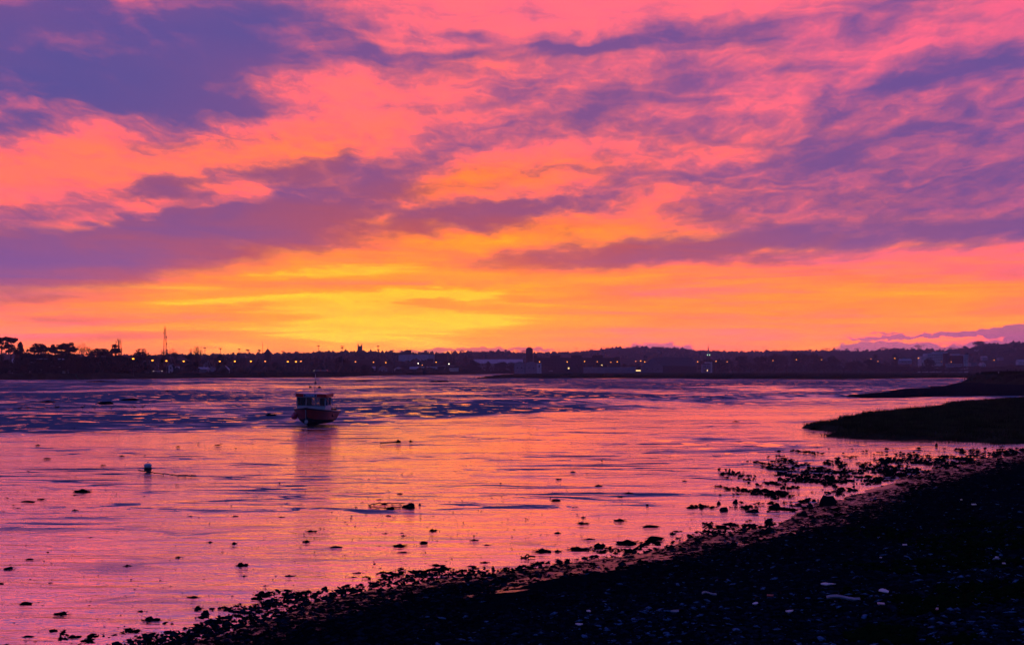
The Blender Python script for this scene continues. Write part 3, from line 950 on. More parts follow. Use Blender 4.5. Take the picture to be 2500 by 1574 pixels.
STONES = [
    (2020, 1232, 46, 27, 'largest boulder, standing out of the stony edge at the right'), (1893, 1240, 32, 15, 'peaked rock on the wet mud left of the largest boulder'), (1840, 1249, 34, 9, 'wide flat-topped rock at the left end of the rocky patch'),
    (1979, 1237, 18, 11, 'small rock close to the left side of the largest boulder'), (1951, 1234, 14, 8, 'small round rock between the peaked rock and the largest boulder'), (1987, 1223, 12, 8, 'little square rock touching the top left of the largest boulder'),
    (1960, 1258, 30, 13, 'broad rock below the largest boulder at the bank edge'), (1796, 1226, 14, 10, 'round rock alone on the mud left of the rocky patch'), (1755, 1228, 11, 7, 'smaller of two rocks on the mud left of the rocky patch'), (1767, 1244, 24, 9, 'low rock below the round rock left of the rocky patch'),
    (1580, 1233, 8, 6, 'small round stone alone on the mud right of the picture centre'), (502, 1499, 24, 14, 'small square boulder on the bank edge at the lower left'), (2160, 1130, 20, 10, 'dark rock at the top of the weedy strip below the marsh'), (2288, 1127, 10, 7, 'small rock on the weedy strip below the marsh, right of the dark one'),
    (2286, 1088, 7, 8, 'small upright stone on the mud close below the marsh spit'), (745, 1446, 14, 9, 'dark stone on the bank edge right of the pointed mound'), (837, 1444, 20, 14, 'knobbly rock half in the weed of the bank edge, lower left of centre'), (793, 1436, 18, 9, 'rock at the bank edge left of the knobbly one'),
    (1880, 1300, 30, 16, 'rock hump on the bank edge left of the long pool'), (1876, 1274, 22, 10, 'dark rock hump above the bank edge under the wide rock'),
]
for i, (px, py, w, h, lab) in enumerate(STONES):
    p = hit_bank(px, py)
    s = p.y / FPX
    o = link('rock', ROCKS[i % 5], loc=(p.x, p.y, p.z - 0.03))
    o.scale = (w * s / 2, w * s / 2.4, h * s / 1.2)
    o.rotation_euler = (0, 0, rng.uniform(-0.5, 0.5))
    tag(o, lab, 'rock', 'rocks along the shore')


def scatter(name, pts, sizes, shapes, m, label, cat, seed, flat=(0.5, 0.9)):
    """thousands of small pieces joined into one mass"""
    r = np.random.RandomState(seed)
    V, Fc, base = [], [], 0
    which = r.randint(0, len(shapes), len(pts))
    for k, (vs, fs) in enumerate(shapes):
        sel = np.where(which == k)[0]
        vs = np.array(vs); fs = np.array(fs)
        n = len(sel)
        a = r.rand(n) * 6.283
        ca, sa = np.cos(a)[:, None], np.sin(a)[:, None]
        sx = sizes[sel][:, None] * (0.8 + 0.7 * r.rand(n, 1)); sy = sizes[sel][:, None] * (0.6 + 0.5 * r.rand(n, 1)); sz = sizes[sel][:, None] * (flat[0] + (flat[1] - flat[0]) * r.rand(n, 1))
        x = vs[:, 0][None] * sx; y = vs[:, 1][None] * sy; z = vs[:, 2][None] * sz
        tilt = (r.rand(n, 1) - 0.5) * 0.7
        z = z + x * tilt
        out = np.stack([x * ca - y * sa + pts[sel, 0][:, None], x * sa + y * ca + pts[sel, 1][:, None], z + pts[sel, 2][:, None]], -1)
        V.append(out.reshape(-1, 3))
        Fc.append((fs[None] + (np.arange(n) * len(vs))[:, None, None] + base).reshape(-1, 3))
        base += n * len(vs)
    o = link(name, np_mesh(name, np.concatenate(V), np.concatenate(Fc), m))
    tag(o, label, cat, kind='stuff')
    return o


def image_spots(n, x0, x1, y0, y1, seed):
    """ground spots at an even spread over part of the view, put on the real surface of bank or mud"""
    r = np.random.RandomState(seed)
    px = x0 + (x1 - x0) * r.rand(n); py = y0 + (y1 - y0) * r.rand(n)
    z = np.zeros(n)
    for _ in range(10):
        Yv = (EYE - z) * FPX / (py - HY)
        Xv = (px - CX) / FPX * Yv
        h, s = bank_h(Xv, Yv)
        z = 0.5 * z + 0.5 * np.maximum(h, 0)
    return np.stack([Xv, Yv, np.maximum(h, 0.0)], 1), s, px, py


PEBBLES = [ico_lump(200 + i, 1, 0.5, 0.4) for i in range(4)]
tiny = [ico_lump(300 + i, 1, 0.45, 0.5) for i in range(3)]
PEB20 = []
for i in range(5):
    bm = bmesh.new(); bmesh.ops.create_icosphere(bm, subdivisions=1, radius=1.0)
    r_ = random.Random(400 + i)
    for v in bm.verts:
        k = r_.uniform(0.65, 1.25)
        v.co = Vector((v.co.x * k, v.co.y * k, v.co.z * k * 0.7))
    bmesh.ops.triangulate(bm, faces=bm.faces[:])
    PEB20.append(([tuple(v.co) for v in bm.verts], [tuple(v.index for v in f.verts) for f in bm.faces]))
    bm.free()
FLAKE = []
for i in range(4):     # cheap flat stones and weed bits: twelve triangles each
    r_ = random.Random(500 + i)
    top = [(math.cos(a) * r_.uniform(0.6, 1.1), math.sin(a) * r_.uniform(0.6, 1.1), r_.uniform(-0.05, 0.35)) for a in [k * 1.0472 for k in range(6)]]
    FLAKE.append((top + [(0, 0, r_.uniform(0.45, 0.75)), (0, 0, -0.3)], [(k, (k + 1) % 6, 6) for k in range(6)] + [((k + 1) % 6, k, 7) for k in range(6)]))


def wet_at(px, py):
    w = np.zeros(len(px))
    for (cx, cy, a, b, t) in WET_SPOTS:
        u, v = px - cx, py - cy
        c, s = math.cos(R(t)), math.sin(R(t))
        w = np.maximum(w, np.exp(-((u * c - v * s) / a) ** 2 - ((u * s + v * c) / b) ** 2))
    return w


pts, s, px, py = image_spots(70000, -100, 2750, 1085, 1700, 1)
rr = np.random.RandomState(5)
ok = (s > 0.15) & (wet_at(px, py) < 0.45)
nb = vnoise(pts[:, 0] * 0.8, pts[:, 1] * 0.8, 9)
pts, py = pts[ok], py[ok]
size = (0.012 + 0.085 * rr.rand(len(pts)) ** 5) * (0.7 + 0.3 * pts[:, 1] / 25)
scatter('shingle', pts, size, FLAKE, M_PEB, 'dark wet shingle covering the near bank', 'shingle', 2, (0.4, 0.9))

# weed and stones breaking up the edge of the bank, thinning out over the mud
pts, s, px, py = image_spots(150000, -100, 2700, 1090, 1640, 11)
n1 = fbm(pts[:, 0] * 0.55, pts[:, 1] * 0.4, 4, 71); n2 = fbm(pts[:, 0] * 2.6, pts[:, 1] * 1.6, 3, 72)
wide = np.clip(pts[:, 1] / 30, 0.8, 2.2)
cov = np.where(s < 0, 0.08 + 0.36 * s / wide, 0.08 + 0.26 * np.minimum(s, 2.6)) + 1.5 * n1 + 1.1 * n2
ok = (cov > 0.06 + 0.16 * rr.rand(len(cov))) & (s > -3.0 * wide) & (s < 5.5) & (wet_at(px, py) < 0.4)
pts = pts[ok]; s = s[ok]
size = (0.012 + 0.085 * rr.rand(len(pts)) ** 5) * np.clip(pts[:, 1] / 28, 0.8, 2.2) * np.where(s < 0, 1.25, 1.0)
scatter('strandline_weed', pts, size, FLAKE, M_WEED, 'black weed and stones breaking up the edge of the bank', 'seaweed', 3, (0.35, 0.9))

# the rocky weed strip reaching out over the mud below the marsh
strip = polyline([(1800, 1190), (1900, 1172), (2000, 1155), (2100, 1142), (2180, 1130), (2300, 1124), (2420, 1114), (2550, 1098)])
pts, s, px, py = image_spots(70000, 1560, 2620, 1095, 1290, 21)
d = np.abs(seg_dist(pts[:, 0], pts[:, 1], strip))
n1 = fbm(pts[:, 0] * 0.8, pts[:, 1] * 0.45, 4, 81); n2 = fbm(pts[:, 0] * 3.0, pts[:, 1] * 1.8, 3, 82)
cov = np.exp(-(d / 2.2) ** 2) * 0.35 + np.where((s < 0) & (s > -11), 0.12 + 0.012 * s, -0.2) + 1.5 * n1 + 1.3 * n2 - 0.45 * np.clip((1900 - px) / 220, 0, 1)
ok = (cov > 0.27 + 0.25 * rr.rand(len(cov))) & (s < 0.4)
pts = pts[ok]
size = (0.022 + 0.075 * rr.rand(len(pts)) ** 3) * np.clip(pts[:, 1] / 42, 0.8, 1.5)
scatter('weedy_stones', pts, size, FLAKE, M_WEED, 'strip of weed-covered stones on the mud below the marsh', 'stones', 4, (0.6, 1.3))

# scattered crumbs of weed and worm casts over the open mud
pts, s, px, py = image_spots(9000, -100, 2500, 1040, 1600, 31)
nn = vnoise(pts[:, 0] * 0.25, pts[:, 1] * 0.25, 5)
ok = (s < -0.3) & (rr.rand(len(pts)) < nn * 1.1)
pts = pts[ok]; pts[:, 2] = 0.0
scatter('weed_crumbs', pts, (0.010 + 0.035 * rr.rand(len(pts)) ** 4) * np.clip(pts[:, 1] / 32, 0.8, 2.0), FLAKE, M_WEED, 'tiny dark crumbs of weed strewn over the wet mud', 'seaweed', 6, (0.12, 0.3))

# bits of shingle on the farther spit and green weed tufts at the right
pts, s, px, py = image_spots(5000, 2050, 2560, 936, 968, 41)
ii = np.argwhere(shing[4] > 0.5)
ii = ii[np.random.RandomState(4).randint(0, len(ii), 3000)]
pts = np.stack([shing[1][ii[:, 0], ii[:, 1]], shing[2][ii[:, 0], ii[:, 1]], shing[3][ii[:, 0], ii[:, 1]]], 1) + np.random.RandomState(5).uniform(-0.3, 0.3, (3000, 3)) * np.array([1, 1, 0.1])
scatter('spit_stones', pts, 0.06 + 0.2 * rr.rand(len(pts)) ** 3, FLAKE, M_ROCK, 'dark stones on the farther spit', 'stones', 7)
pts, s, px, py = image_spots(9000, 2060, 2700, 1270, 1574, 51)
cov = fbm(pts[:, 0] * 0.7, pts[:, 1] * 0.5, 3, 91) + 0.25 * np.exp(-((px - 2420) / 230) ** 2 - ((py - 1320) / 55) ** 2)
ok = (s > 2) & (cov > 0.10)
pts = pts[ok]
M_GREEN = mat('green_weed', (0.003, 0.012, 0.004), 0.9, 0.4, 3, 0.0)
scatter('green_weed', pts, 0.03 + 0.07 * rr.rand(len(pts)), FLAKE, M_GREEN, 'dull green weed tufts on the bank at the right', 'seaweed', 8, (0.5, 1.4))

pts, s, px, py = image_spots(9000, 1000, 2700, 1180, 1640, 61)
cov = vnoise(pts[:, 0] * 0.9, pts[:, 1] * 0.9, 33) + np.clip((px - 1900) / 1500, -0.3, 0.3) + np.clip((py - 1400) / 700, -0.2, 0.2)
ok = (s > 1.5) & (rr.rand(len(pts)) < 0.55 * cov)
pts = pts[ok]; pts[:, 2] += 0.012
M_BLUE = mat('blue_grey_stone', (0.05, 0.12, 0.24), 0.8, 0.8, 25, 0.0)
scatter('blue_grey_stones', pts, 0.016 + 0.06 * rr.rand(len(pts)) ** 4, FLAKE, M_BLUE, 'blue-grey stones showing between the dark shingle', 'stones', 9, (0.3, 0.7))

# pale bits lying on the bank
M_PALE = mat('pale_slab', (0.62, 0.58, 0.62), 0.55, 0.12, 8, 0.4)
M_PINK = mat('pinkish_slab', (0.60, 0.40, 0.42), 0.55, 0.12, 8, 0.4)
M_PLANK = mat('weathered_plank', (0.16, 0.22, 0.28), 0.7, 0.25, 12, 0.3)
M_RED = mat('red_scrap', (0.30, 0.05, 0.04), 0.6, 0.2, 8, 0.3)
DEBRIS = [
    (2020, 1443, 36, 7, 'torn', 'pale torn scrap, the upper of the pale ones left of centre on the dark bank', M_PALE), (2158, 1464, 30, 12, 'torn', 'largest pale torn scrap on the dark bank, right of the plank', M_PALE), (2151, 1490, 18, 5, 'bar', 'short pinkish white bar on the dark bank under the largest scrap', M_PINK),
    (1927, 1504, 34, 7, 'torn', 'pale ragged scrap lowest on the dark bank', M_PALE), (1844, 1486, 14, 6, 'torn', 'small three-cornered pale scrap beside the red one', M_PALE), (1880, 1474, 16, 5, 'bar', 'little red scrap on the dark bank', M_RED),
    (2288, 1503, 11, 5, 'torn', 'small pinkish scrap low on the bank towards the right', M_PINK), (2433, 1377, 11, 4, 'torn', 'small pale scrap above the thin plank near the right edge', M_PALE), (2451, 1393, 8, 3, 'bar', 'tiny pale scrap below the thin plank near the right edge', M_PALE),
    (2209, 1340, 11, 3, 'bar', 'tiny pale scrap in the middle of the dark bank', M_PALE), (2150, 1369, 7, 3, 'torn', 'tiny pale fleck on the bank above the plank', M_PALE), (2378, 1237, 12, 3, 'bar', 'tiny bluish scrap high on the bank by the right edge', M_PALE), (2347, 1225, 6, 3, 'torn', 'tiny round pale fleck high on the bank', M_PALE),
    (1438, 1502, 12, 5, 'torn', 'pale bluish pebble in the middle of the bottom bank', M_PALE), (1415, 1536, 24, 6, 'torn', 'pale purplish scrap near the bottom edge, middle', M_PALE), (1650, 1506, 26, 7, 'torn', 'dull bluish slab on the bank left of the lowest pale scrap', M_PLANK),
]
for i, (px, py, w, h, kind, lab, m) in enumerate(DEBRIS):
    p = hit_bank(px, py)
    s = p.y / FPX
    W, D = w * s, h * s * 2.1
    r_ = random.Random(900 + i)
    if kind == 'torn':
        n = 7
        out = []
        for k in range(n):
            a = k / n * 6.283
            rad = r_.uniform(0.45, 1.2)
            out.append((math.cos(a) * W / 2 * rad, math.sin(a) * D / 2 * rad))
    else:
        out = [(-W / 2, -D / 2), (W / 2 * 0.9, -D / 2 * 0.8), (W / 2, D / 2), (-W / 2 * 0.95, D / 2 * 0.9)]
    t_ = 0.012
    n = len(out)
    b = MB().add([(x, y, 0) for x, y in out] + [(x, y, t_) for x, y in out], [tuple(reversed(range(n))), tuple(range(n, 2 * n))] + [(k, (k + 1) % n, (k + 1) % n + n, k + n) for k in range(n)])
    o = b.build('pale_scrap' if m is not M_RED else 'red_scrap', m)
    o.location = (p.x, p.y, p.z + 0.06 + 0.3 * D * 0.3)
    o.rotation_euler = (R(14), r_.uniform(-0.1, 0.1), R(-6) + r_.uniform(-0.2, 0.2))
    tag(o, lab, 'scrap', 'scraps on the bank')
for px0, py0, px1, py1, th, lab in [(2018, 1475, 2097, 1466, 0.022, 'long bluish plank lying on the dark bank under the pale torn scraps'), (2424, 1386, 2454, 1384, 0.015, 'short thin plank near the right edge of the bank'), (1714, 1471, 1746, 1468, 0.015, 'short bluish stick on the bank left of the red scrap')]:
    a, c = hit_bank(px0, py0), hit_bank(px1, py1)
    c = Vector((c.x, c.y, c.z + 0.03))
    L = (c - a).length
    b = MB()
    for k in range(6):
        u0, u1 = k / 6 * L, (k + 1) / 6 * L
        y_ = 0.05 * math.sin(k * 0.9)
        y2 = 0.05 * math.sin((k + 1) * 0.9)
        b.add([(u0, -th * 1.6 + y_, 0), (u1, -th * 1.6 + y2, 0), (u1, th * 1.6 + y2, 0), (u0, th * 1.6 + y_, 0), (u0, -th * 1.6 + y_, th), (u1, -th * 1.6 + y2, th), (u1, th * 1.6 + y2, th), (u0, th * 1.6 + y_, th)],
              [(0, 3, 2, 1), (4, 5, 6, 7), (0, 1, 5, 4), (1, 2, 6, 5), (2, 3, 7, 6), (3, 0, 4, 7)])
    o = b.build('driftwood_plank', M_PLANK)
    o.location = (a.x, a.y, a.z + 0.08)
    o.rotation_euler = (R(12), 0, math.atan2(c.y - a.y, c.x - a.x))
    tag(o, lab, 'plank', 'planks on the bank')

# mooring buoy with its chain
M_BUOY_D = mat('buoy_dark', (0.02, 0.018, 0.02), 0.6, 0.3, 6, 0.4)
M_BUOY_W = mat('buoy_white', (0.55, 0.55, 0.58), 0.5, 0.2, 6, 0.4)
M_ROPE = mat('old_rope', (0.018, 0.014, 0.014), 0.8, 0.4, 20, 0.2)
p = gp(361, 1150)
t_ = thing('mooring_buoy', 'drum-shaped mooring buoy with white top stranded on the mud at the left', 'buoy', (p.x, p.y, 0), 0.4)
t_.scale = (0.56,) * 3
MB().lathe([(0.10, -0.05), (0.22, 0.0), (0.265, 0.08), (0.27, 0.26), (0.25, 0.30)], 16).build('drum', M_BUOY_D, t_, True)
MB().lathe([(0.255, 0.30), (0.275, 0.33), (0.275, 0.46), (0.24, 0.54), (0.12, 0.58), (0.02, 0.585)], 16).build('white_top', M_BUOY_W, t_, True)
ring = MB()
for k in range(12):
    a, b_ = k / 12 * 6.283, (k + 1) / 12 * 6.283
    ring.tube((0.07 * math.cos(a), 0, 0.62 + 0.07 * math.sin(a)), (0.07 * math.cos(b_), 0, 0.62 + 0.07 * math.sin(b_)), 0.014)
ring.build('lifting_ring', M_BUOY_D, t_)
MB().lathe([(0.275, 0.18), (0.285, 0.19), (0.285, 0.22), (0.275, 0.23)], 16).build('rubbing_band', M_ROPE, t_)
pts_ = [gp(338, 1150), gp(352, 1151.5), gp(368, 1153), gp(378, 1156), gp(400, 1157.5), gp(420, 1160), gp(436, 1161.5), gp(452, 1161), gp(466, 1162), gp(478, 1161.5)]
b = MB()
for a, c in zip(pts_[:-1], pts_[1:]):
    b.tube(a + Vector((0, 0, 0.04)), c + Vector((0, 0, 0.015)), 0.020, 0.022, 6)
for q in pts_[5:9]:
    b.add([Vector(v) * 0.045 + q for v in tiny[0][0]], tiny[0][1])
tag(b.build('mooring_chain', M_ROPE), 'weedy chain trailing to the right from the white-topped buoy', 'chain')

# big mooring lump with its rope loop
p = gp(1000, 1238)
o = link('mooring_sinker', ROCKS[2], loc=(p.x, p.y, -0.03)); o.scale = (0.21, 0.17, 0.13)
tag(o, 'dark weedy mooring sinker with a rope loop in the middle of the mud', 'mooring')
b = MB()
loop = [gp(x, y) for x, y in [(988, 1229.5), (975, 1229), (955, 1229.5), (930, 1229), (912, 1231), (900, 1234.5), (906, 1238.5), (925, 1240.5), (945, 1241), (962, 1240.5), (978, 1238.5), (990, 1237)]]
for a, c in zip(loop[:-1], loop[1:]):
    b.tube(a + Vector((0, 0, 0.03)), c + Vector((0, 0, 0.01)), 0.014, 0.016, 6)
tag(b.build('mooring_rope', M_ROPE), 'rope lying in a flat loop left of the mooring sinker', 'rope')
for k, (x, y, w, h, lab) in enumerate([(955, 1241, 26, 8, 'weed heap on the near side of the rope loop'), (939, 1230, 16, 5, 'weed heap on the far side of the rope loop'), (1025, 1232, 9, 6, 'small weed lump right beside the mooring sinker')]):
    q = gp(x, y); s = q.y / FPX
    o = link('weed_clump', WEED[k + 2], loc=(q.x, q.y, -0.02)); o.scale = (w * s / 2.6, w * s / 4, h * s / 1.15)
    tag(o, lab, 'seaweed', 'weed clumps scattered on the mud')
b = MB()
rp_ = [gp(x, y) for x, y in [(928, 1082), (936, 1081.5), (946, 1081), (956, 1080.2), (968, 1079)]]
for a, c in zip(rp_[:-1], rp_[1:]):
    b.tube(a + Vector((0, 0, 0.03)), c + Vector((0, 0, 0.01)), 0.03, 0.035, 6)
tag(b.build('short_rope', M_ROPE), 'short weedy rope on the mud right of the boat reflection', 'rope')

# forked driftwood stick at the edge of the bank
p = hit_bank(1285, 1361)
s = p.y / FPX
t_ = thing('forked_stick', 'thin forked driftwood stick poking out over the pink mud', 'stick', (p.x, p.y, p.z))
def sp(dx, dz):
    return Vector((dx * s, 0, dz * s))
MB().path([sp(22, 3), sp(8, 4), sp(3, 0.5), sp(-4, 0.5), sp(-10, 0.5)], 0.022).build('stem', M_BARK, t_)
MB().path([sp(8, 4), sp(3, 9), sp(-3, 3.5), sp(-4, 0.5)], 0.018).build('branch', M_BARK, t_)
MB().path([sp(-10, 0.5), sp(-14, 4.5)], 0.016).path([sp(-10, 0.5), sp(-14, -1.5)], 0.016).build('fork', M_BARK, t_)

# dark mounds beside the far creek
for k, (x, y, w, h, lab) in enumerate([(256, 984, 40, 7, 'slanting dark mound of mud beside the far creek'), (320, 975, 48, 6, 'ragged dark weed bank on the far creek edge, right of the slanting mound'), (408, 956, 28, 5, 'flat dark bar on the far mud, right of the ragged weed bank'), (247, 931.5, 95, 3.2, 'long dark bar of mud close under the far left shore'),
                                       (1075, 931, 50, 4, 'flat dark bar on the far mud below the white factory'), (885, 930, 40, 3.5, 'thin dark bar on the far mud below the church tower')]):
    q = gp(x, y); s = q.y / FPX
    o = link('mud_mound', WEED[(k + 1) % 6], loc=(q.x, q.y, -0.1)); o.scale = (w * s / 2.4, w * s / 1.5, h * s / 1.2); o.rotation_euler = (0, 0, 0.35)
    tag(o, lab, 'mud mound', 'dark mounds on the far flats')

# wading birds and birds in the air
M_BIRD = mat('dark_plumage', (0.05, 0.045, 0.045), 0.8, 0.3, 20, 0.2)
bb = MB()
bb.add([(x * 0.17, y * 0.08, z * 0.085 + 0.2) for x, y, z in PEB20[0][0]], PEB20[0][1])
bird_body = bb.mesh('body', M_BIRD)
bird_head = MB().tube((0.13, 0, 0.22), (0.19, 0, 0.31), 0.03, 0.022).add([(x * 0.04 + 0.20, y * 0.035, z * 0.035 + 0.33) for x, y, z in PEB20[1][0]], PEB20[1][1]).mesh('head', M_BIRD)
bird_bill = MB().tube((0.23, 0, 0.33), (0.32, 0, 0.31), 0.012, 0.003).mesh('bill', M_BIRD)
bird_leg = MB().tube((0, 0, 0.16), (0.01, 0, 0.0), 0.008).mesh('leg', M_BIRD)
for k, (x, y, f) in enumerate([(47, 1002, 0), (68, 1001, 2.6), (136, 1000, 0.4), (141, 999, 3.0), (201, 999, 0.2), (231, 1001, 3.1), (271, 1001, 0.1), (329, 999, 2.9), (348, 998, 0.3), (1692, 972, 0), (1735, 975, 3), (1764, 975, 0.4)]):
    q = gp(x, y)
    t_ = thing('wading_bird', nth(k + 1) + ' small wading bird from the left in the row on the far mud', 'bird', (q.x, q.y, 0.0), f, 'wading birds on the far mud')
    t_.scale = (1.3,) * 3
    link('body', bird_body, t_); link('head', bird_head, t_); link('bill', bird_bill, t_)
    link('leg', bird_leg, t_, (0.02, 0.03, 0)); link('leg', bird_leg, t_, (0.0, -0.03, 0))
wing = MB().add([(0.08, 0.03, 0), (-0.10, 0.03, 0), (-0.06, 0.3, 0.09), (0.04, 0.3, 0.10), (-0.12, 0.62, 0.02)], [(0, 1, 2, 3), (3, 2, 4)]).mesh('wing', M_BIRD)
fly_body = MB().add([(x * 0.22, y * 0.06, z * 0.06) for x, y, z in PEB20[2][0]], PEB20[2][1]).mesh('body', M_BIRD)
for k, (x, y, f, lab) in enumerate([(1487, 171, 0.5, 'highest left of the two upper dark birds flying in the pink sky'), (1567, 174, 0.2, 'rightmost tiny dark bird flying in the pink sky'), (1416, 235, 0.9, 'lower right of the pair of tiny birds flying in the pink sky'), (1386, 239, 0.4, 'leftmost and lowest tiny dark bird flying in the sky')]):
    q = at(x, y, 330)
    t_ = thing('flying_bird', lab, 'bird', q, f, 'birds in the sky')
    link('body', fly_body, t_); link('wing', wing, t_)
    w2 = link('wing', wing, t_); w2.scale = (1, -1, 1)

# ------------------------------------------------------------------ the boat
def build_boat():
    p = gp(770, 1036)
    root = thing('fishing_boat', 'small red and white cabin fishing boat aground on the mud, bow towards the viewer', 'boat', ((770 - CX) / FPX * (p.y + 2.6), p.y + 2.6, -0.10), 0)
    # local axes: x to starboard-left of the picture is -, bow towards -y; heading turned a little to the picture's left
    root.rotation_euler = (R(0.5), R(1.5), R(-3))
    red = mat('hull_red', (0.40, 0.010, 0.012), 0.45, 0.25, 1.5, 0.4)
    red2 = mat('roof_red', (0.60, 0.018, 0.022), 0.5, 0.2, 2, 0.4)
    anti = mat('antifouling', (0.022, 0.016, 0.022), 0.8, 0.4, 3, 0.2)
    white = mat('boat_white', (0.55, 0.55, 0.57), 0.45, 0.1, 2, 0.4)
    dark = mat('boat_dark_trim', (0.02, 0.02, 0.024), 0.6, 0.3, 4, 0.3)
    deckm = mat('deck_paint', (0.07, 0.06, 0.07), 0.7, 0.25, 3, 0.2)
    metal = mat('galvanised', (0.35, 0.35, 0.38), 0.4, 0.2, 8, 0.5, 0.6)
    pinkm = mat('fender_pink', (0.80, 0.09, 0.20), 0.45, 0.12, 3, 0.4)
    wood = mat('tub_wood', (0.40, 0.22, 0.10), 0.7, 0.3, 5, 0.3)
    glass = bpy.data.materials.new('cabin_glass')
    glass.use_nodes = True
    g = NT(glass.node_tree)
    glass.node_tree.nodes.clear()
    tr = g.n('ShaderNodeBsdfTransparent'); tr.inputs[0].default_value = (0.62, 0.58, 0.62, 1)
    gl = g.n('ShaderNodeBsdfGlossy'); gl.inputs['Roughness'].default_value = 0.03
    gn = g.noise(g.n('ShaderNodeTexCoord').outputs['Object'], 3, 3)
    mx = g.n('ShaderNodeMixShader')
    fr = g.n('ShaderNodeFresnel'); fr.inputs[0].default_value = 1.45
    g.put(mx.inputs[0], g.m('ADD', fr.outputs[0], g.m('MULTIPLY', gn, 0.04)))
    glass.node_tree.links.new(tr.outputs[0], mx.inputs[1]); glass.node_tree.links.new(gl.outputs[0], mx.inputs[2])
    glass.node_tree.links.new(mx.outputs[0], g.n('ShaderNodeOutputMaterial').inputs[0])

    L, B = 6.4, 1.42         # length, half beam
    NS = 17

    def half(u):             # half beam at the sheer, u from bow (0) to stern (1)
        return B * (1 - (1 - min(1, u * 2.35)) ** 2.2) * (1 - 0.10 * max(0, u - 0.6) / 0.4)

    def sheer(u):
        return 1.42 - 0.62 * u ** 0.75 + 0.10 * u ** 3 if u < 1 else 0.90

    def keel(u):
        return 0.34 * (1 - min(1, u / 0.16)) ** 1.6

    rows = []
    WL = 0.62                # where the dark bottom paint ends
    secs = []
    for i in range(NS):
        u = (i / (NS - 1)) ** 1.25
        y = -L / 2 + u * L
        hb, sh, kz = half(u) + 0.03, sheer(u), keel(u)
        rake = -0.42 * (1 - u) ** 3
        pts_ = []
        for k in range(11):  # keel to sheer
            t_ = k / 10
            z = kz + (sh - kz) * t_
            full = min(1.0, 0.30 + 0.95 * min(1, u * 3.0))
            w = hb * (full * (t_ ** (0.24 + 0.42 * (1 - min(1, u * 2.6)))) + (1 - full) * t_ ** 1.15)
            w = max(0.035, w)
            pts_.append((w, y + rake * t_ ** 0.8, z))
        secs.append(pts_)
    # topsides and bottom as separate painted skins that meet at the boot top
    def skin(k0, k1):
        b = MB()
        n = k1 - k0 + 1
        for side in (-1, 1):
            base = len(b.v)
            for s_ in secs:
                for k in range(k0, k1 + 1):
                    w, y, z = s_[k]
                    b.v.append((side * w, y, z))
            for i in range(NS - 1):
                for k in range(n - 1):
                    a = base + i * n + k
                    q = (a, a + n, a + n + 1, a + 1)
                    b.f.append(q if side > 0 else q[::-1])
        # stem and transom
        base = len(b.v)
        for k in range(k0, k1 + 1):
            w, y, z = secs[0][k]
            b.v += [(-w, y, z), (w, y, z)]
        for k in range(n - 1):
            b.f.append((base + 2 * k, base + 2 * k + 1, base + 2 * k + 3, base + 2 * k + 2))
        base = len(b.v)
        for k in range(k0, k1 + 1):
            w, y, z = secs[-1][k]
            b.v += [(-w, y, z), (w, y, z)]
        for k in range(n - 1):
            b.f.append((base + 2 * k + 1, base + 2 * k, base + 2 * k + 2, base + 2 * k + 3))
        return b
    hull = skin(4, 10).build('hull', red, root, True)
    skin(0, 4).build('hull_bottom', anti, root, True)
    kb = MB()
    kb.box(-0.05, 0.05, -L / 2 + 0.55, L / 2, -0.06, 0.12)
    kb.build('keel', anti, root)
    st = MB()
    for k in range(10):
        w, y, z = secs[0][k]; w2, y2, z2 = secs[0][k + 1]
        st.add([(-0.045, y - 0.05, z), (0.045, y - 0.05, z), (0.045, y2 - 0.05, z2), (-0.045, y2 - 0.05, z2), (-0.045, y + 0.1, z), (0.045, y + 0.1, z), (0.045, y2 + 0.1, z2), (-0.045, y2 + 0.1, z2)],
               [(0, 1, 2, 3), (4, 7, 6, 5), (0, 3, 7, 4), (1, 5, 6, 2)])
    st.build('stem_post', dark, root)
    # gunwale: dark rubbing strake following the sheer, light capping on top
    for nm, r, dz, m_ in (('rubbing_strake', 0.055, -0.02, dark), ('gunwale_cap', 0.035, 0.05, mat('cap_pale', (0.42, 0.30, 0.32), 0.5, 0.2, 4, 0.3))):
        b = MB()
        for side in (-1, 1):
            for a, c in zip(secs[:-1], secs[1:]):
                b.tube((side * a[10][0], a[10][1], a[10][2] + dz), (side * c[10][0], c[10][1], c[10][2] + dz), r, r, 6)
        a = secs[-1][10]
        b.tube((-a[0], a[1], a[2] + dz), (a[0], a[1], a[2] + dz), r)
        b.build(nm, m_, hull if nm == 'gunwale_cap' else root)
    # decks
    d = MB()
    n = 0
    for s_ in secs:
        w, y, z = s_[10]
        u = (y + L / 2) / L
        dz = -0.06 if u < 0.42 else -0.42
        d.v += [(-w + 0.03, y + 0.02, z + dz), (w - 0.03, y + 0.02, z + dz)]
    for i in range(NS - 1):
        d.f.append((2 * i, 2 * i + 1, 2 * i + 3, 2 * i + 2))
    d.build('deck', deckm, root)
    # wheelhouse, a little forward of midships
    y0, y1 = -1.75, 0.55
    zb = 0.92
    hw = 1.10
    ztop = 2.42
    w = MB()
    w.box(-hw, hw, y0, y0 + 0.06, zb, 1.55)                 # front below the windows
    w.box(-hw, -hw + 0.06, y0 + 0.06, y1, zb, 1.55)
    w.box(hw - 0.06, hw, y0 + 0.06, y1, zb, 1.55)
    w.box(-hw, hw, y0, y0 + 0.06, 2.14, 2.20)
    wall_o = w.build('wheelhouse', white, root)
    bw = MB().box(-hw + 0.06, -0.35, y1 - 0.05, y1, zb, 1.35).box(0.35, hw - 0.06, y1 - 0.05, y1, zb, 1.35)
    bw.build('aft_bulkhead', white, root)
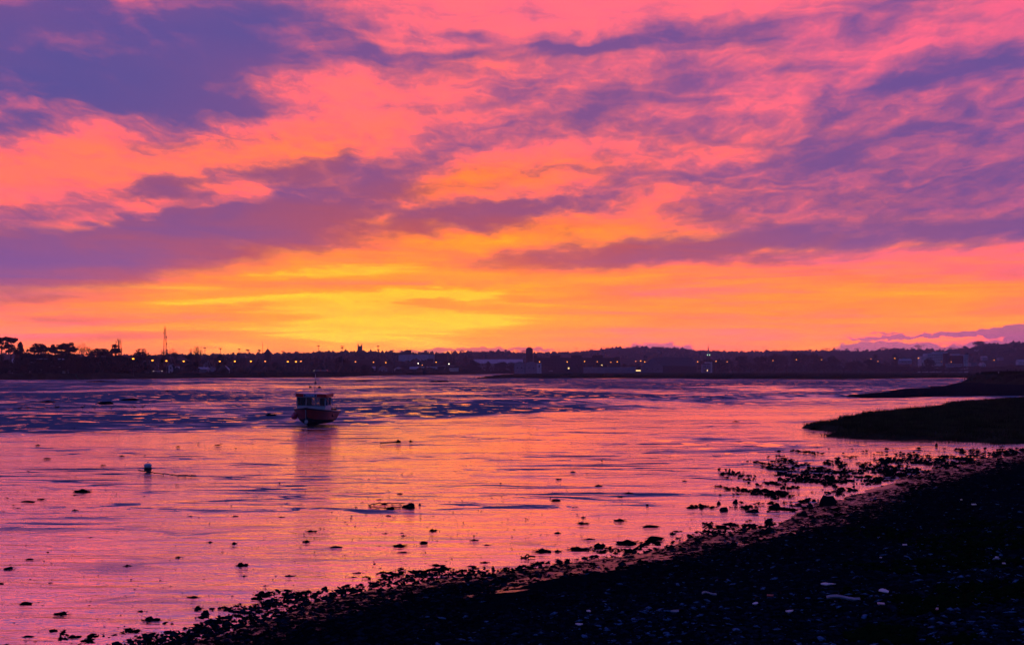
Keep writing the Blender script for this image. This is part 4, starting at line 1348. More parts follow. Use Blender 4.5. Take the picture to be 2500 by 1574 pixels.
    fm = mat('window_frame_grey', (0.34, 0.36, 0.42), 0.5, 0.15, 6, 0.4)
    # front windows: three panes between mullions
    xs = [-hw, -0.40, 0.36, hw]
    for k in range(4):
        MB().box(xs[k] - 0.035, xs[k] + 0.035, y0 - 0.012, y0 + 0.07, 1.55, 2.14).build('mullion', fm, wall_o)
    for k in range(3):
        MB().box(xs[k] + 0.035, xs[k + 1] - 0.035, y0 + 0.025, y0 + 0.035, 1.55, 2.14).build('front_window', glass, root)
    MB().box(-hw - 0.02, hw + 0.02, y0 - 0.03, y0 + 0.09, 1.51, 1.55).build('window_sill', fm, root)
    for sx in (-1, 1):
        xo = sx * (hw - 0.03)
        ys = [y0 + 0.07, -0.62, y1]
        for k in range(2):
            MB().box(xo - 0.006, xo + 0.006, ys[k] + 0.04, ys[k + 1] - 0.04, 1.55, 2.14).build('side_window', glass, root)
        for yy in ys:
            MB().box(xo - 0.035, xo + 0.035, yy - 0.04, yy + 0.04, 1.55, 2.20).build('side_post', white, wall_o)
    # roof with red fascia, overhanging
    roof = MB().box(-hw - 0.10, hw + 0.10, y0 - 0.16, y1 + 0.35, 2.20, 2.44)
    roof_o = roof.build('roof', red2, root)
    MB().box(-hw - 0.02, hw + 0.02, y0 - 0.05, y1 + 0.25, 2.443, 2.47).build('roof_top', white, roof_o)
    # name board
    nb = MB().box(-0.56, 0.44, y0 - 0.195, y0 - 0.163, 2.225, 2.425).build('name_board', mat('name_board_blue', (0.42, 0.58, 0.90), 0.5, 0.08, 4, 0.3), root)
    for cx in (-0.47, 0.35):
        MB().tube((cx, y0 - 0.20, 2.325), (cx, y0 - 0.197, 2.325), 0.07, 0.07, 16).build('emblem', dark, nb)
    fc = bpy.data.curves.new('lettering', 'FONT')
    fc.body = 'Sea Ranger'
    fc.size = 0.15
    fc.extrude = 0.002
    fc.align_x = 'CENTER'; fc.align_y = 'CENTER'
    tmp = bpy.data.objects.new('lettering_tmp', fc)
    C.objects.link(tmp)
    bpy.context.view_layer.update()
    me = bpy.data.meshes.new_from_object(tmp.evaluated_get(bpy.context.evaluated_depsgraph_get()))
    bpy.data.objects.remove(tmp)
    me.materials.clear(); me.materials.append(mat('letter_navy', (0.02, 0.035, 0.14), 0.6, 0.1, 4, 0.3))
    lt = link('lettering', me, nb)
    lt.location = (-0.06, y0 - 0.201, 2.325); lt.rotation_euler = (R(90), 0, 0)
    # inside: dashboard, wheel, seat backs seen through the glass
    MB().box(-hw + 0.06, hw - 0.06, y0 + 0.10, y0 + 0.42, 1.30, 1.56).build('dashboard', dark, root)
    wh = MB()
    for k in range(14):
        a, c = k / 14 * 6.283, (k + 1) / 14 * 6.283
        wh.tube((-0.62 + 0.17 * math.cos(a), y0 + 0.46, 1.66 + 0.17 * math.sin(a)), (-0.62 + 0.17 * math.cos(c), y0 + 0.46, 1.66 + 0.17 * math.sin(c)), 0.016)
    wh.build('steering_wheel', dark, root)
    MB().box(-0.9, -0.4, y0 + 0.95, y0 + 1.05, 1.2, 1.92).box(0.62, 1.0, y0 + 0.9, y0 + 1.0, 1.2, 2.0).build('seat_back', dark, root)
    MB().box(0.2, 0.95, y1 - 0.03, y1 + 0.0, 1.35, 2.19).build('cabin_door', dark, root)
    MB().box(-hw + 0.02, -0.45, y1 - 0.03, y1 + 0.0, 1.35, 2.19).build('aft_panel', dark, root)
    # roof rail, search lamps, mast with aerial
    rl = MB()
    zr = 2.86
    arc = [(-0.98, 2.45), (-0.86, 2.70), (-0.62, 2.84), (-0.3, 2.88), (0.3, 2.88), (0.62, 2.84), (0.86, 2.70), (0.98, 2.45)]
    rl.path([Vector((x, y0 + 1.2, z)) for x, z in arc], 0.022)
    rl.build('roof_arch', metal, root)
    for sx in (-0.36, 0.36):
        MB().lathe([(0.02, 0), (0.10, 0.02), (0.11, 0.09), (0.07, 0.13), (0.02, 0.14)], 10, (sx, y0 + 1.2, 2.88)).build('deck_lamp', dark, root)
    ms = MB().tube((0, y0 + 1.3, 2.45), (0.0, y0 + 1.3, 3.55), 0.028, 0.022)
    mast = ms.build('mast', metal, root)
    MB().tube((0, y0 + 1.3, 3.55), (0.015, y0 + 1.3, 3.95), 0.03, 0.022).build('aerial', white, mast)
    MB().lathe([(0.02, 0), (0.07, 0.01), (0.07, 0.12), (0.02, 0.13)], 8, (0.02, y0 + 1.3, 3.18)).build('masthead_light', dark, mast)
    MB().box(-0.06, 0.10, y0 + 1.28, y0 + 1.32, 3.32, 3.36).build('crosstree', dark, mast)
    sg = MB()
    for sx in (-0.16, 0.22):
        sg.tube((sx, y0 + 1.2, 2.88), (0, y0 + 1.3, 3.5), 0.008)
    sg.build('stay', metal, mast)
    # pink fender, starboard bow (picture's left)
    fx, fy = -1.38, -1.35
    MB().lathe([(0.02, 0.26), (0.06, 0.22), (0.10, 0.16), (0.20, 0.08), (0.245, -0.06), (0.22, -0.20), (0.13, -0.29), (0.02, -0.31)][::-1], 16, (fx, fy, 0.72)).build('fender', pinkm, root, True)
    MB().tube((fx, fy, 0.97), (fx + 0.16, fy, 1.22), 0.014).build('fender_rope', dark, root)
    # chain and pale anchor chafe at the stem
    yb = secs[0][10][1]
    ch = MB()
    for k in range(18):
        z = 1.30 - k * 0.067
        ch.tube((0.02 * (k % 2), yb - 0.10 - 0.02 * (k % 2) + 0.022 * k * 0.75, z), (0.02 * ((k + 1) % 2), yb - 0.10 + 0.022 * (k + 1) * 0.75, z - 0.067), 0.028)
    ch.build('anchor_chain', metal, root)
    MB().add([(x * 0.13, y * 0.06 + yb + 0.30, z * 0.26 + 0.36) for x, y, z in PEB20[3][0]], PEB20[3][1]).build('stem_float', white, root)
    MB().lathe([(0.05, 0), (0.07, 0.02), (0.05, 0.05), (0.05, 0.14), (0.09, 0.16), (0.02, 0.18)], 8, (-0.02, -L / 2 + 0.45, 1.30)).build('bow_cleat', metal, root)
    # aft: engine box, fish tub, stern rail
    MB().box(0.1, 0.9, 1.3, 2.1, 0.55, 1.0).build('engine_box', white, root)
    tb = MB().lathe([(0.26, 0.0), (0.30, 0.02), (0.34, 0.40), (0.36, 0.42), (0.33, 0.42), (0.30, 0.06)], 14, (0.82, 2.45, 0.72)).build('fish_tub', wood, root, True)
    MB().lathe([(0.37, 0.42), (0.39, 0.44), (0.37, 0.47)], 14, (0.82, 2.45, 0.72)).build('tub_rim', dark, tb)
    sr = MB()
    for sx in (-1.05, 1.05):
        sr.tube((sx, 3.05, 0.9), (sx, 3.05, 1.42), 0.02)
        sr.tube((sx, 3.05, 1.42), (sx, 1.9, 1.32), 0.02)
        sr.tube((sx, 1.9, 1.32), (sx, 1.9, 0.95), 0.02)
    sr.tube((-1.05, 3.05, 1.42), (1.05, 3.05, 1.42), 0.02)
    sr.build('stern_rail', metal, root)
    rd = MB().tube((0, 3.1, 0.1), (0, 3.2, 0.85), 0.05).box(-0.02, 0.02, 3.15, 3.42, 0.05, 0.6)
    rd.build('rudder', anti, root)
    return root


build_boat()

# ------------------------------------------------------------------ trees: each kind modelled a few times, then copied
def limb(b, p, d, l, r, rr, depth, spread, up, out):
    """one branch and what grows from it; tips are collected in out"""
    n = 2 if depth > 1 else 1
    q = p
    for _ in range(n):
        d = (d + Vector((rr.uniform(-1, 1), rr.uniform(-1, 1), rr.uniform(-0.6, 1) * up)) * 0.16).normalized()
        e = q + d * (l / n)
        b.tube(q, e, r, r * 0.75, 5 if depth > 2 else 3, cap=False)
        q, r = e, r * 0.75
    if depth == 0:
        out.append(q)
        return
    k = 3 if depth > 1 else 4
    for i in range(k):
        a = rr.uniform(0, 6.283)
        s = d.orthogonal().normalized()
        s = Matrix.Rotation(a, 3, d) @ s
        nd = (d * math.cos(spread) + s * math.sin(spread) * rr.uniform(0.6, 1.2) + Vector((0, 0, up * 0.35))).normalized()
        limb(b, q - d * l * rr.uniform(0, 0.35), nd, l * rr.uniform(0.62, 0.82), r * 0.72, rr, depth - 1, spread, up, out)


def leaf_cloud(b, c, rx, ry, rz, n, size, rr, shell=0.5):
    for _ in range(n):
        while True:
            u = Vector((rr.uniform(-1, 1), rr.uniform(-1, 1), rr.uniform(-1, 1)))
            if u.length <= 1:
                break
        if u.length < shell and rr.random() < 0.6:
            u = u.normalized() * rr.uniform(shell, 1)
        p = Vector((c[0] + u.x * rx, c[1] + u.y * ry, c[2] + u.z * rz))
        a = Vector((rr.uniform(-1, 1), rr.uniform(-1, 1), rr.uniform(-1, 1))).normalized() * size * rr.uniform(0.6, 1.3)
        w = a.orthogonal().normalized() * a.length * rr.uniform(0.4, 0.9)
        w = Matrix.Rotation(rr.uniform(0, 6.28), 3, a.normalized()) @ w
        b.add([p - a, p + w, p + a, p - w], [(0, 1, 2, 3)])


def tree_bare(seed, spread=0.55, up=0.5):
    rr = random.Random(seed)
    tr, cr, tips = MB(), MB(), []
    tr.tube((0, 0, -1), (0.1, 0, 2.6), 0.36, 0.28, 7)
    for i in range(6):
        a = i / 6 * 6.283 + rr.uniform(-0.4, 0.4)
        d = Vector((math.cos(a) * 0.7, math.sin(a) * 0.7, rr.uniform(0.7, 1.5))).normalized()
        limb(cr, Vector((0.1, 0, 2.4 + rr.uniform(-0.3, 0.4))), d, rr.uniform(2.2, 3.0), 0.15, rr, 4, spread, up, tips)
    limb(cr, Vector((0.1, 0, 2.5)), Vector((0, 0, 1)), 2.8, 0.18, rr, 4, spread, up, tips)
    for q in tips[::2]:
        d = Vector((rr.uniform(-1, 1), rr.uniform(-1, 1), rr.uniform(-0.2, 1))).normalized() * rr.uniform(0.4, 0.9)
        cr.tube(q, q + d, 0.022, 0.012, 3, cap=False)
    return tr, cr, M_TWIG


def tree_poplar(seed):
    rr = random.Random(seed)
    tr, cr, tips = MB(), MB(), []
    tr.tube((0, 0, -1), (0, 0, 9), 0.26, 0.05, 6)
    for i in range(40):
        z = rr.uniform(2.0, 8.6)
        a = rr.uniform(0, 6.283)
        d = Vector((math.cos(a) * 0.28, math.sin(a) * 0.28, 1)).normalized()
        limb(cr, Vector((0, 0, z)), d, rr.uniform(0.7, 1.3), 0.05, rr, 2, 0.25, 1.2, tips)
    return tr, cr, M_TWIG


def tree_pine(seed):
    rr = random.Random(seed)
    tr, cr = MB(), MB()
    tr.tube((0, 0, -1), (0.25, 0, 5.5), 0.27, 0.2, 7)
    tr.tube((0.25, 0, 5.5), (0.1, 0, 9.0), 0.2, 0.07, 6)
    for i in range(15):
        z = rr.uniform(5.2, 9.2)
        a = rr.uniform(0, 6.283)
        l = rr.uniform(1.2, 3.0) * (1.1 - (z - 5.2) / 9)
        e = Vector((0.2 + math.cos(a) * l, math.sin(a) * l, z + rr.uniform(0.2, 0.7)))
        tr.tube((0.2, 0, z - 0.3), e, 0.07, 0.03, 4, cap=False)
        leaf_cloud(cr, e, 1.2, 1.2, 0.45, 80, 0.3, rr)
    leaf_cloud(cr, (0.1, 0, 9.3), 1.5, 1.5, 0.45, 90, 0.24, rr)
    return tr, cr, M_LEAF


def tree_cedar(seed, tiers=6, wide=1.0):
    rr = random.Random(seed)
    tr, cr = MB(), MB()
    tr.tube((0, 0, -1), (0, 0, 9.2), 0.42, 0.08, 8)
    for t_ in range(tiers):
        z = 2.2 + t_ * 7.0 / tiers + rr.uniform(-0.4, 0.4)
        for k in range(5):
            a = k / 5 * 6.283 + rr.uniform(-0.5, 0.5)
            l = rr.uniform(1.2, 4.3) * wide * (1.15 - 0.4 * (t_ / tiers))
            e = Vector((math.cos(a) * l, math.sin(a) * l, z + rr.uniform(0.1, 0.6)))
            tr.tube((0, 0, z - 0.2), e, 0.10, 0.04, 4, cap=False)
            for f in (0.55, 0.85, 1.0):
                q = Vector((0, 0, z)) .lerp(e, f)
                leaf_cloud(cr, q, 1.15, 1.15, 0.34, 46, 0.34, rr)
    leaf_cloud(cr, (0, 0, 9.2), 2.0 * wide, 2.0 * wide, 0.5, 120, 0.34, rr)
    return tr, cr, M_LEAF


def tree_cypress(seed):
    rr = random.Random(seed)
    tr, cr = MB(), MB()
    tr.tube((0, 0, -1), (0, 0, 8.5), 0.25, 0.05, 6)
    for k in range(30):
        z = k / 30 * 9.4 + 0.4
        w = 1.75 * math.sin(min(1, z / 2.6) * 1.57) * (1.05 - (z / 10.2) ** 2.4)
        leaf_cloud(cr, (rr.uniform(-0.2, 0.2), rr.uniform(-0.2, 0.2), z), w, w, 0.55, 55, 0.26, rr, 0.7)
    return tr, cr, M_LEAF


def tree_bush(seed, m=None):
    rr = random.Random(seed)
    tr, cr = MB(), MB()
    tr.tube((0, 0, -1), (0, 0, 5), 0.3, 0.12, 6)
    for k in range(15):
        a = rr.uniform(0, 6.283)
        z = rr.uniform(1.2, 8.0)
        rad = rr.uniform(0.6, 2.9) * (1.15 - z / 11)
        c = Vector((math.cos(a) * rad, math.sin(a) * rad, z))
        tr.tube((0, 0, max(0.5, z - 1.6)), c, 0.08, 0.03, 4, cap=False)
        s = rr.uniform(1.1, 1.8)
        leaf_cloud(cr, c, s, s, s * 0.8, 95, 0.30, rr, 0.75)
    leaf_cloud(cr, (0, 0, 8.6), 1.3, 1.3, 1.1, 80, 0.3, rr)
    return tr, cr, m or M_LEAF


def tree_ivy(seed):
    """bare tree whose trunk is thick with ivy"""
    tr, cr, m = tree_bare(seed, 0.4, 1.0)
    rr = random.Random(seed + 1)
    iv = MB()
    for k in range(22):
        z = 0.3 + k * 0.26
        leaf_cloud(iv, (0, 0, z), 1.3 - 0.05 * k * 0.7, 1.2 - 0.05 * k * 0.7, 0.5, 34, 0.26, rr, 0.7)
    return tr, cr, m, iv


KINDS = {}


def kind_protos(kind):
    if kind in KINDS:
        return KINDS[kind]
    makers = {'bare': lambda i: tree_bare(10 + i), 'upright': lambda i: tree_bare(30 + i, 0.36, 1.3), 'poplar': lambda i: tree_poplar(50 + i), 'pine': lambda i: tree_pine(70 + i), 'cedar': lambda i: tree_cedar(90 + i),
              'cypress': lambda i: tree_cypress(110 + i), 'bush': lambda i: tree_bush(130 + i), 'shrub': lambda i: tree_bush(150 + i, M_LEAF2), 'ivy': lambda i: tree_ivy(170 + i)}
    out = []
    for i in range({'bare': 4, 'bush': 4, 'shrub': 3, 'pine': 3, 'cedar': 3}.get(kind, 2)):
        r_ = makers[kind](i)
        tr, cr, m = r_[:3]
        top = max(v[2] for v in cr.v)
        wid = sorted(abs(v[0]) for v in cr.v)[int(len(cr.v) * 0.97)] * 2
        out.append((tr.mesh('trunk', M_BARK), cr.mesh('crown', m), r_[3].mesh('ivy', M_LEAF) if len(r_) > 3 else None, top, wid))
    KINDS[kind] = out
    return out


def plant(kind, px, top_py, w_px, D, z0, label, group, name=None, i=[0]):
    i[0] += 1
    P = kind_protos(kind)
    tm, cm, im, top, wid = P[i[0] % len(P)]
    x = (px - CX) / FPX * D
    ztop = EYE + (HY - top_py) / FPX * D
    t_ = thing(name or {'bare': 'bare_tree', 'upright': 'bare_tree', 'poplar': 'poplar_tree', 'pine': 'pine_tree', 'cedar': 'cedar_tree', 'cypress': 'cypress_tree', 'bush': 'evergreen_tree', 'shrub': 'bushy_tree', 'ivy': 'ivy_clad_tree'}[kind],
               label, 'tree', (x, D, z0), rng.uniform(0, 6.28), group)
    sz = (ztop - z0) / top
    sx = w_px * D / FPX / wid
    t_.scale = (sx, sx, sz)
    link('trunk', tm, t_); link('crown', cm, t_)
    if im:
        link('ivy', im, t_)
    return t_


LEFT = 'trees on the far left shore'
for kind, px, py, w, D, lab in [
    ('pine', 6, 820, 44, 640, 'flat-topped pine at the left edge of the far shore'), ('pine', 27, 822, 34, 650, 'tall pine beside the leftmost one on the far shore'), ('cypress', 49, 833, 26, 640, 'dense dark cypress right of the two left-edge pines'),
    ('bare', 66, 842, 24, 660, 'thin bare tree between the dark cypress and the first cedar'), ('cedar', 94, 837, 50, 640, 'broad layered cedar, the first from the left on the far shore'), ('cedar', 129, 839, 22, 660, 'slim open cedar between the two broad dark ones'),
    ('cedar', 150, 838, 40, 640, 'broad layered cedar, the second from the left on the far shore'), ('pine', 163, 836, 26, 645, 'dark pine standing against the second cedar'), ('cedar', 174, 834, 26, 640, 'narrow tall cedar right of the second broad one'),
    ('bare', 207, 832, 46, 670, 'round bare tree between the cedars on the far left shore'), ('cedar', 245, 849, 62, 650, 'low wide flat cedar right of the round bare tree'), ('cedar', 280, 839, 32, 640, 'tall cedar in front of the three bare poplars'),
    ('poplar', 283, 824, 9, 760, 'leftmost of the three slender bare poplars behind the tall cedar'), ('poplar', 290, 824, 9, 760, 'middle one of the three slender bare poplars behind the tall cedar'), ('poplar', 296, 829, 8, 760, 'rightmost of the three slender bare poplars behind the tall cedar'),
    ('bare', 314, 858, 26, 700, 'small bare tree left of the pointed dark evergreen'), ('bush', 344, 850, 44, 640, 'pointed dark evergreen between the poplars and the lattice mast'), ('bare', 366, 860, 24, 680, 'small bare tree right of the pointed dark evergreen'),
    ('bare', 388, 857, 28, 720, 'bare tree at the left foot of the lattice mast'), ('shrub', 398, 866, 18, 700, 'dark bush at the very foot of the lattice mast'), ('bare', 404, 850, 26, 730, 'bare tree in front of the lattice mast'), ('bare', 425, 847, 36, 720, 'round bare tree just right of the lattice mast'),
    ('cedar', 466, 864, 28, 760, 'low layered evergreen left of the ivy-clad tree'), ('ivy', 480, 842, 30, 760, 'upright bare tree with ivy-covered trunk right of the lattice mast'), ('bare', 510, 858, 34, 820, 'wide bare tree behind the gabled white house'), ('shrub', 538, 865, 40, 820, 'rounded bushy tree right of the gabled white house'), ('bare', 550, 858, 34, 850, 'bare tree above the rounded bushy one')]:
    plant(kind, px, py, w, D, 1.2, lab, LEFT)
for k, (px, py, w) in enumerate([(72, 853, 34), (92, 850, 40), (112, 851, 40), (141, 853, 36), (158, 850, 40), (186, 857, 36), (212, 862, 36), (236, 862, 46), (262, 860, 40), (298, 864, 40), (324, 866, 34)]):
    plant('bush', px, py + 6, w, 690, 1.2, nth(k + 1) + ' dark thick tree from the left behind the cedars of the left shore', 'dark trees behind the cedars')
# hedge-like belt of trees under them
belt = [(x, rng.uniform(862, 874), rng.uniform(26, 40), rng.uniform(612, 640)) for x in range(2, 340, 17)]
for k, (x, y, w, D) in enumerate(belt):
    if 150 < x < 175 and k % 2:
        continue
    plant('shrub' if k % 3 else 'bush', x + rng.uniform(-4, 4), y if not 10 < x < 150 else y + 11, w, D, 1.2, nth(k + 1) + ' low bushy tree from the left in the dark belt behind the sea wall', 'low belt of trees on the far left shore')
# trees among the roofs
town = []
for x in np.arange(350, 1560, 15.5):
    py = 876 + 7 * math.sin(x * 0.021) + rng.uniform(-5, 6)
    if x > 850:
        py = 884 + rng.uniform(-5, 7)
    if 960 < x < 1075 or 1255 < x < 1310 or 1420 < x < 1560:
        py = max(py, 887)
    town.append((float(x) + rng.uniform(-5, 5), py, rng.uniform(18, 34), rng.uniform(860, 1150) if x < 900 else rng.uniform(1280, 1420)))
for k, (x, y, w, D) in enumerate(town):
    plant(['bare', 'shrub', 'shrub', 'bush', 'upright'][k % 5], x, y, w, D, 1.2, nth(k + 1) + ' tree from the left among the dark roofs of the far town', 'trees among the roofs of the far town')
for px, py, w, D, lab in [(1104, 869, 17, 1420, 'dark tree left of the rounded one, right of the white factory'), (1137, 868, 18, 1400, 'rounded dark tree above the white containers'), (1152, 877, 26, 1380, 'low dark tree right of the rounded one by the long white roof'), (1192, 880, 11, 1380, 'small dark tree before the long white roof'), (890, 889, 18, 780, 'dark bush on the sea wall below the church tower'), (985, 889, 20, 1080, 'dark bush on the sea wall below the white factory'), (1575, 866, 22, 1500, 'dark tree left of the big barn')]:
    plant('bush', px, py, w, D, 1.2, lab, 'dark trees near the quay')
# wood on the right
wood = []
for x in np.arange(1715, 2170, 15.0):
    py = np.interp(x, [1715, 1760, 1830, 1900, 1960, 2000, 2040, 2055, 2170], [880, 872, 868, 860, 862, 866, 868, 878, 880]) + rng.uniform(-3, 5)
    wood.append((float(x) + rng.uniform(-4, 4), py, rng.uniform(28, 44), rng.uniform(1420, 1650)))
for k, (x, y, w, D) in enumerate(wood):
    plant(['shrub', 'bush', 'bare'][k % 3], x, y, w, D, 1.2, nth(k + 1) + ' tree from the left in the dark wood beyond the far marsh', 'dark wood beyond the far marsh')
for k, x in enumerate(np.arange(2165, 2560, 17.0)):
    plant(['shrub', 'bush'][k % 2], float(x), 893 + rng.uniform(-3, 4), rng.uniform(26, 40), 1420, 1.2, nth(k + 1) + ' low tree from the left in front of the right-hand white flats', 'low trees before the white flats')
for px, py, w, D, lab in [(2137, 864, 22, 1500, 'left one of the two dark round trees left of the white flats'), (2184, 863, 22, 1500, 'right one of the two dark round trees left of the white flats'), (2268, 873, 28, 1400, 'dark round tree in front of the white flats')]:
    plant('bush', px, py, w, D, 1.2, lab, 'dark round trees near the white flats')
# trees on the skyline of the hills
SK = 'bare trees on the hill skyline'
sky_trees = [(804, 860, 12), (820, 860, 12), (905, 858, 16), (918, 860, 12), (945, 862, 14), (1025, 858, 20), (1040, 855, 10), (1082, 860, 14), (1103, 855, 9), (1128, 853, 13), (1140, 862, 20), (1168, 856, 9), (1183, 858, 8), (1226, 856, 18), (1235, 852, 8), (1262, 852, 8), (1278, 853, 10), (1314, 858, 12),
             (1370, 860, 10), (1397, 858, 8), (1420, 856, 14), (1445, 851, 20), (1484, 848, 16), (1510, 848, 14), (1535, 846, 16), (1558, 842, 14), (1574, 845, 14), (1592, 848, 16), (1612, 846, 24), (1645, 849, 16), (1660, 853, 10), (1680, 853, 8), (1705, 854, 14), (1741, 853, 14), (1768, 854, 12),
             (1795, 856, 14), (1810, 854, 14), (1845, 853, 14), (1872, 852, 10), (1893, 851, 12), (1916, 851, 12), (1949, 854, 10), (1977, 852, 18), (2008, 849, 11), (2018, 848, 8), (2026, 849, 5), (2036, 848, 10), (2046, 850, 6), (2066, 848, 10), (2093, 848, 13), (2117, 852, 12), (2144, 850, 8), (2156, 846, 14), (2168, 849, 12),
             (2184, 848, 12), (2207, 848, 14), (2226, 847, 8), (2243, 840, 20), (2275, 850, 18), (2306, 847, 8), (2320, 846, 14), (2342, 848, 12), (2354, 844, 14)]
for k, (x, y, w) in enumerate(sky_trees):
    _, D = ridge(x)
    D = float(D) - 25
    z0 = float(hill_z(np.array([x]), np.array([D]))[0]) - 1
    plant(['bare', 'upright', 'shrub', 'bare'][k % 4], x, y, w, D, z0, nth(k + 1) + ' tree from the left along the distant hill skyline', 'trees on the hill skyline')
x, y = 2391, 831
D = float(ridge(x)[1]) - 30
plant('bush', x, y, 26, D, float(hill_z(np.array([x]), np.array([D]))[0]) - 2, 'big dark tree standing alone on the right-hand hilltop', 'trees on the hill skyline')

# woods and hedges on the hillsides: one mass
r_ = np.random.RandomState(12)
n = 9000
hx = r_.uniform(-300, 3000, n)
_, hD = ridge(hx)
hY = hD - 1150 * r_.rand(n) ** 1.6 - 4
hX = (hx - CX) / FPX * hY
hz = hill_z(hx, hY)
cov = fbm(hX * 0.006, hY * 0.006, 4, 95) + np.where(hY > hD - 60, 0.25, 0.0)
ok = cov > -0.04
tri = [ico_lump(700 + i, 1, 0.5, 0.6) for i in range(3)]
pts = np.stack([hX, hY, hz - 0.5], 1)[ok]
scatter('hill_woods', pts, 1.6 + 3.2 * r_.rand(len(pts)), tri, M_LEAF2, 'far woods and hedges covering the hills behind the town', 'woods', 13, (0.6, 1.3))

# ------------------------------------------------------------------ buildings
M_W = mat('render_white', (0.52, 0.50, 0.55), 0.8, 0.12, 0.4, 0.2)
M_W2 = mat('render_grey', (0.24, 0.24, 0.30), 0.85, 0.15, 0.4, 0.2)
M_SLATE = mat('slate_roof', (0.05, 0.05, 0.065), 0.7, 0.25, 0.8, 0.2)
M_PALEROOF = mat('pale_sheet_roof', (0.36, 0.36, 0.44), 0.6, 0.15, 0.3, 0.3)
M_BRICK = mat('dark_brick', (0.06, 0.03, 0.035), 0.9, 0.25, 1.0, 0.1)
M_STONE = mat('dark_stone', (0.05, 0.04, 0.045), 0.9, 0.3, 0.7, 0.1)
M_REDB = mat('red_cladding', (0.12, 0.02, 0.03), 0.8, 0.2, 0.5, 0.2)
M_PANE = mat('dark_pane', (0.02, 0.02, 0.03), 0.25, 0.2, 2, 0.5)
M_STEEL = mat('mast_steel', (0.07, 0.06, 0.065), 0.6, 0.2, 3, 0.4, 0.3)
M_LIT = emit('lit_window', lin(255, 205, 130), 2.2)


def frame(px0, px1, py0, py1, D):
    """real width and heights of a facade seen between these pixels at distance D"""
    return (px0 - CX) / FPX * D, (px1 - CX) / FPX * D, EYE + (HY - py1) / FPX * D, EYE + (HY - py0) / FPX * D


def windows(parent, x0, x1, z0, z1, nx, nz, y, w=0.9, h=1.2, skip=(), lit=()):
    me = MB().box(-w / 2, w / 2, -0.05, 0.06, -h / 2, h / 2).mesh('window', M_PANE)
    ml = MB().box(-w / 2, w / 2, -0.05, 0.06, -h / 2, h / 2).mesh('window', M_LIT)
    for j in range(nz):
        for i in range(nx):
            if (i, j) in skip:
                continue
            link('window', ml if (i, j) in lit else me, parent, (x0 + (i + 0.5) * (x1 - x0) / nx, y, z0 + (j + 0.5) * (z1 - z0) / nz))


def block(name, label, px0, px1, py0, py1, D, m, depth=10, base=1.0, nx=0, nz=0, roof_m=M_SLATE, parapet=True, group=None, cat='building', lit=()):
    x0, x1, _, z1 = frame(px0, px1, py0, py1, D)
    z0 = EYE + (HY - py1) / FPX * D
    xc = (x0 + x1) / 2
    t_ = thing(name, label, cat, (xc, D, base), 0, group)
    w = (x1 - x0) / 2
    H = z1 - base
    MB().box(-w, w, 0, depth, -0.8, H).build('wall', m, t_)
    if parapet:
        MB().box(-w - 0.15, w + 0.15, -0.15, depth + 0.15, H + 0.004, H + 0.35).build('roof', roof_m, t_)
    if nx:
        windows(t_, -w * 0.92, w * 0.92, max(0.5, z0 - base), H - 0.3, nx, nz, -0.003, min(1.4, w * 1.84 / nx * 0.45), (H - max(0.5, z0 - base)) / nz * 0.45, lit=lit)
    return t_, w, H


def gabled(name, label, px0, px1, py_eave, py_ridge, D, wall_m, roof_m, depth=9, base=1.0, front=True, chimney=False, win=(2, 1), group=None, lit=(), hip=0.0):
    """house or shed; front=True shows the gable end, otherwise the long roof slope"""
    x0, x1 = (px0 - CX) / FPX * D, (px1 - CX) / FPX * D
    ze, zr = EYE + (HY - py_eave) / FPX * D - base, EYE + (HY - py_ridge) / FPX * D - base
    t_ = thing(name, label, 'building', ((x0 + x1) / 2, D, base), 0, group)
    w = (x1 - x0) / 2
    if front:
        MB().prism([(-w, -0.8), (w, -0.8), (w, ze), (0, zr - 0.05), (-w, ze)], 0, depth).build('wall', wall_m, t_)
        r = MB()
        for s in (-1, 1):
            o_ = 0.35
            sl = (zr - ze) / w
            r.add([(0, -o_, zr), (s * (w + o_), -o_, ze - o_ * sl), (s * (w + o_), depth + o_, ze - o_ * sl), (0, depth + o_, zr), (0, -o_, zr + 0.22), (s * (w + o_), -o_, ze - o_ * sl + 0.22), (s * (w + o_), depth + o_, ze - o_ * sl + 0.22), (0, depth + o_, zr + 0.22)],
                  [(0, 1, 2, 3), (4, 7, 6, 5), (0, 4, 5, 1), (3, 2, 6, 7), (1, 5, 6, 2)])
        ro = r.build('roof', roof_m, t_)
    else:
        MB().box(-w, w, 0, depth, -0.8, ze).build('wall', wall_m, t_)
        r = MB()
        k = hip * w
        r.add([(-w - 0.3, -0.35, ze), (w + 0.3, -0.35, ze), (w + 0.3 - k, depth / 2, zr), (-w - 0.3 + k, depth / 2, zr), (-w - 0.3, depth + 0.35, ze), (w + 0.3, depth + 0.35, ze)],
              [(0, 1, 2, 3), (5, 4, 3, 2), (0, 3, 4), (1, 5, 2), (0, 4, 5, 1)])
        ro = r.build('roof', roof_m, t_)
    if chimney:
        MB().box(-w * 0.55, -w * 0.55 + 0.8, depth * 0.4, depth * 0.4 + 0.9, zr - 1.5, zr + 1.1).build('chimney', M_BRICK, ro)
    if win:
        windows(t_, -w * 0.8, w * 0.8, 0.4, ze - 0.1, win[0], win[1], -0.003, min(1.1, w * 1.6 / win[0] * 0.4), min(1.3, ze / win[1] * 0.45), lit=lit)
    return t_


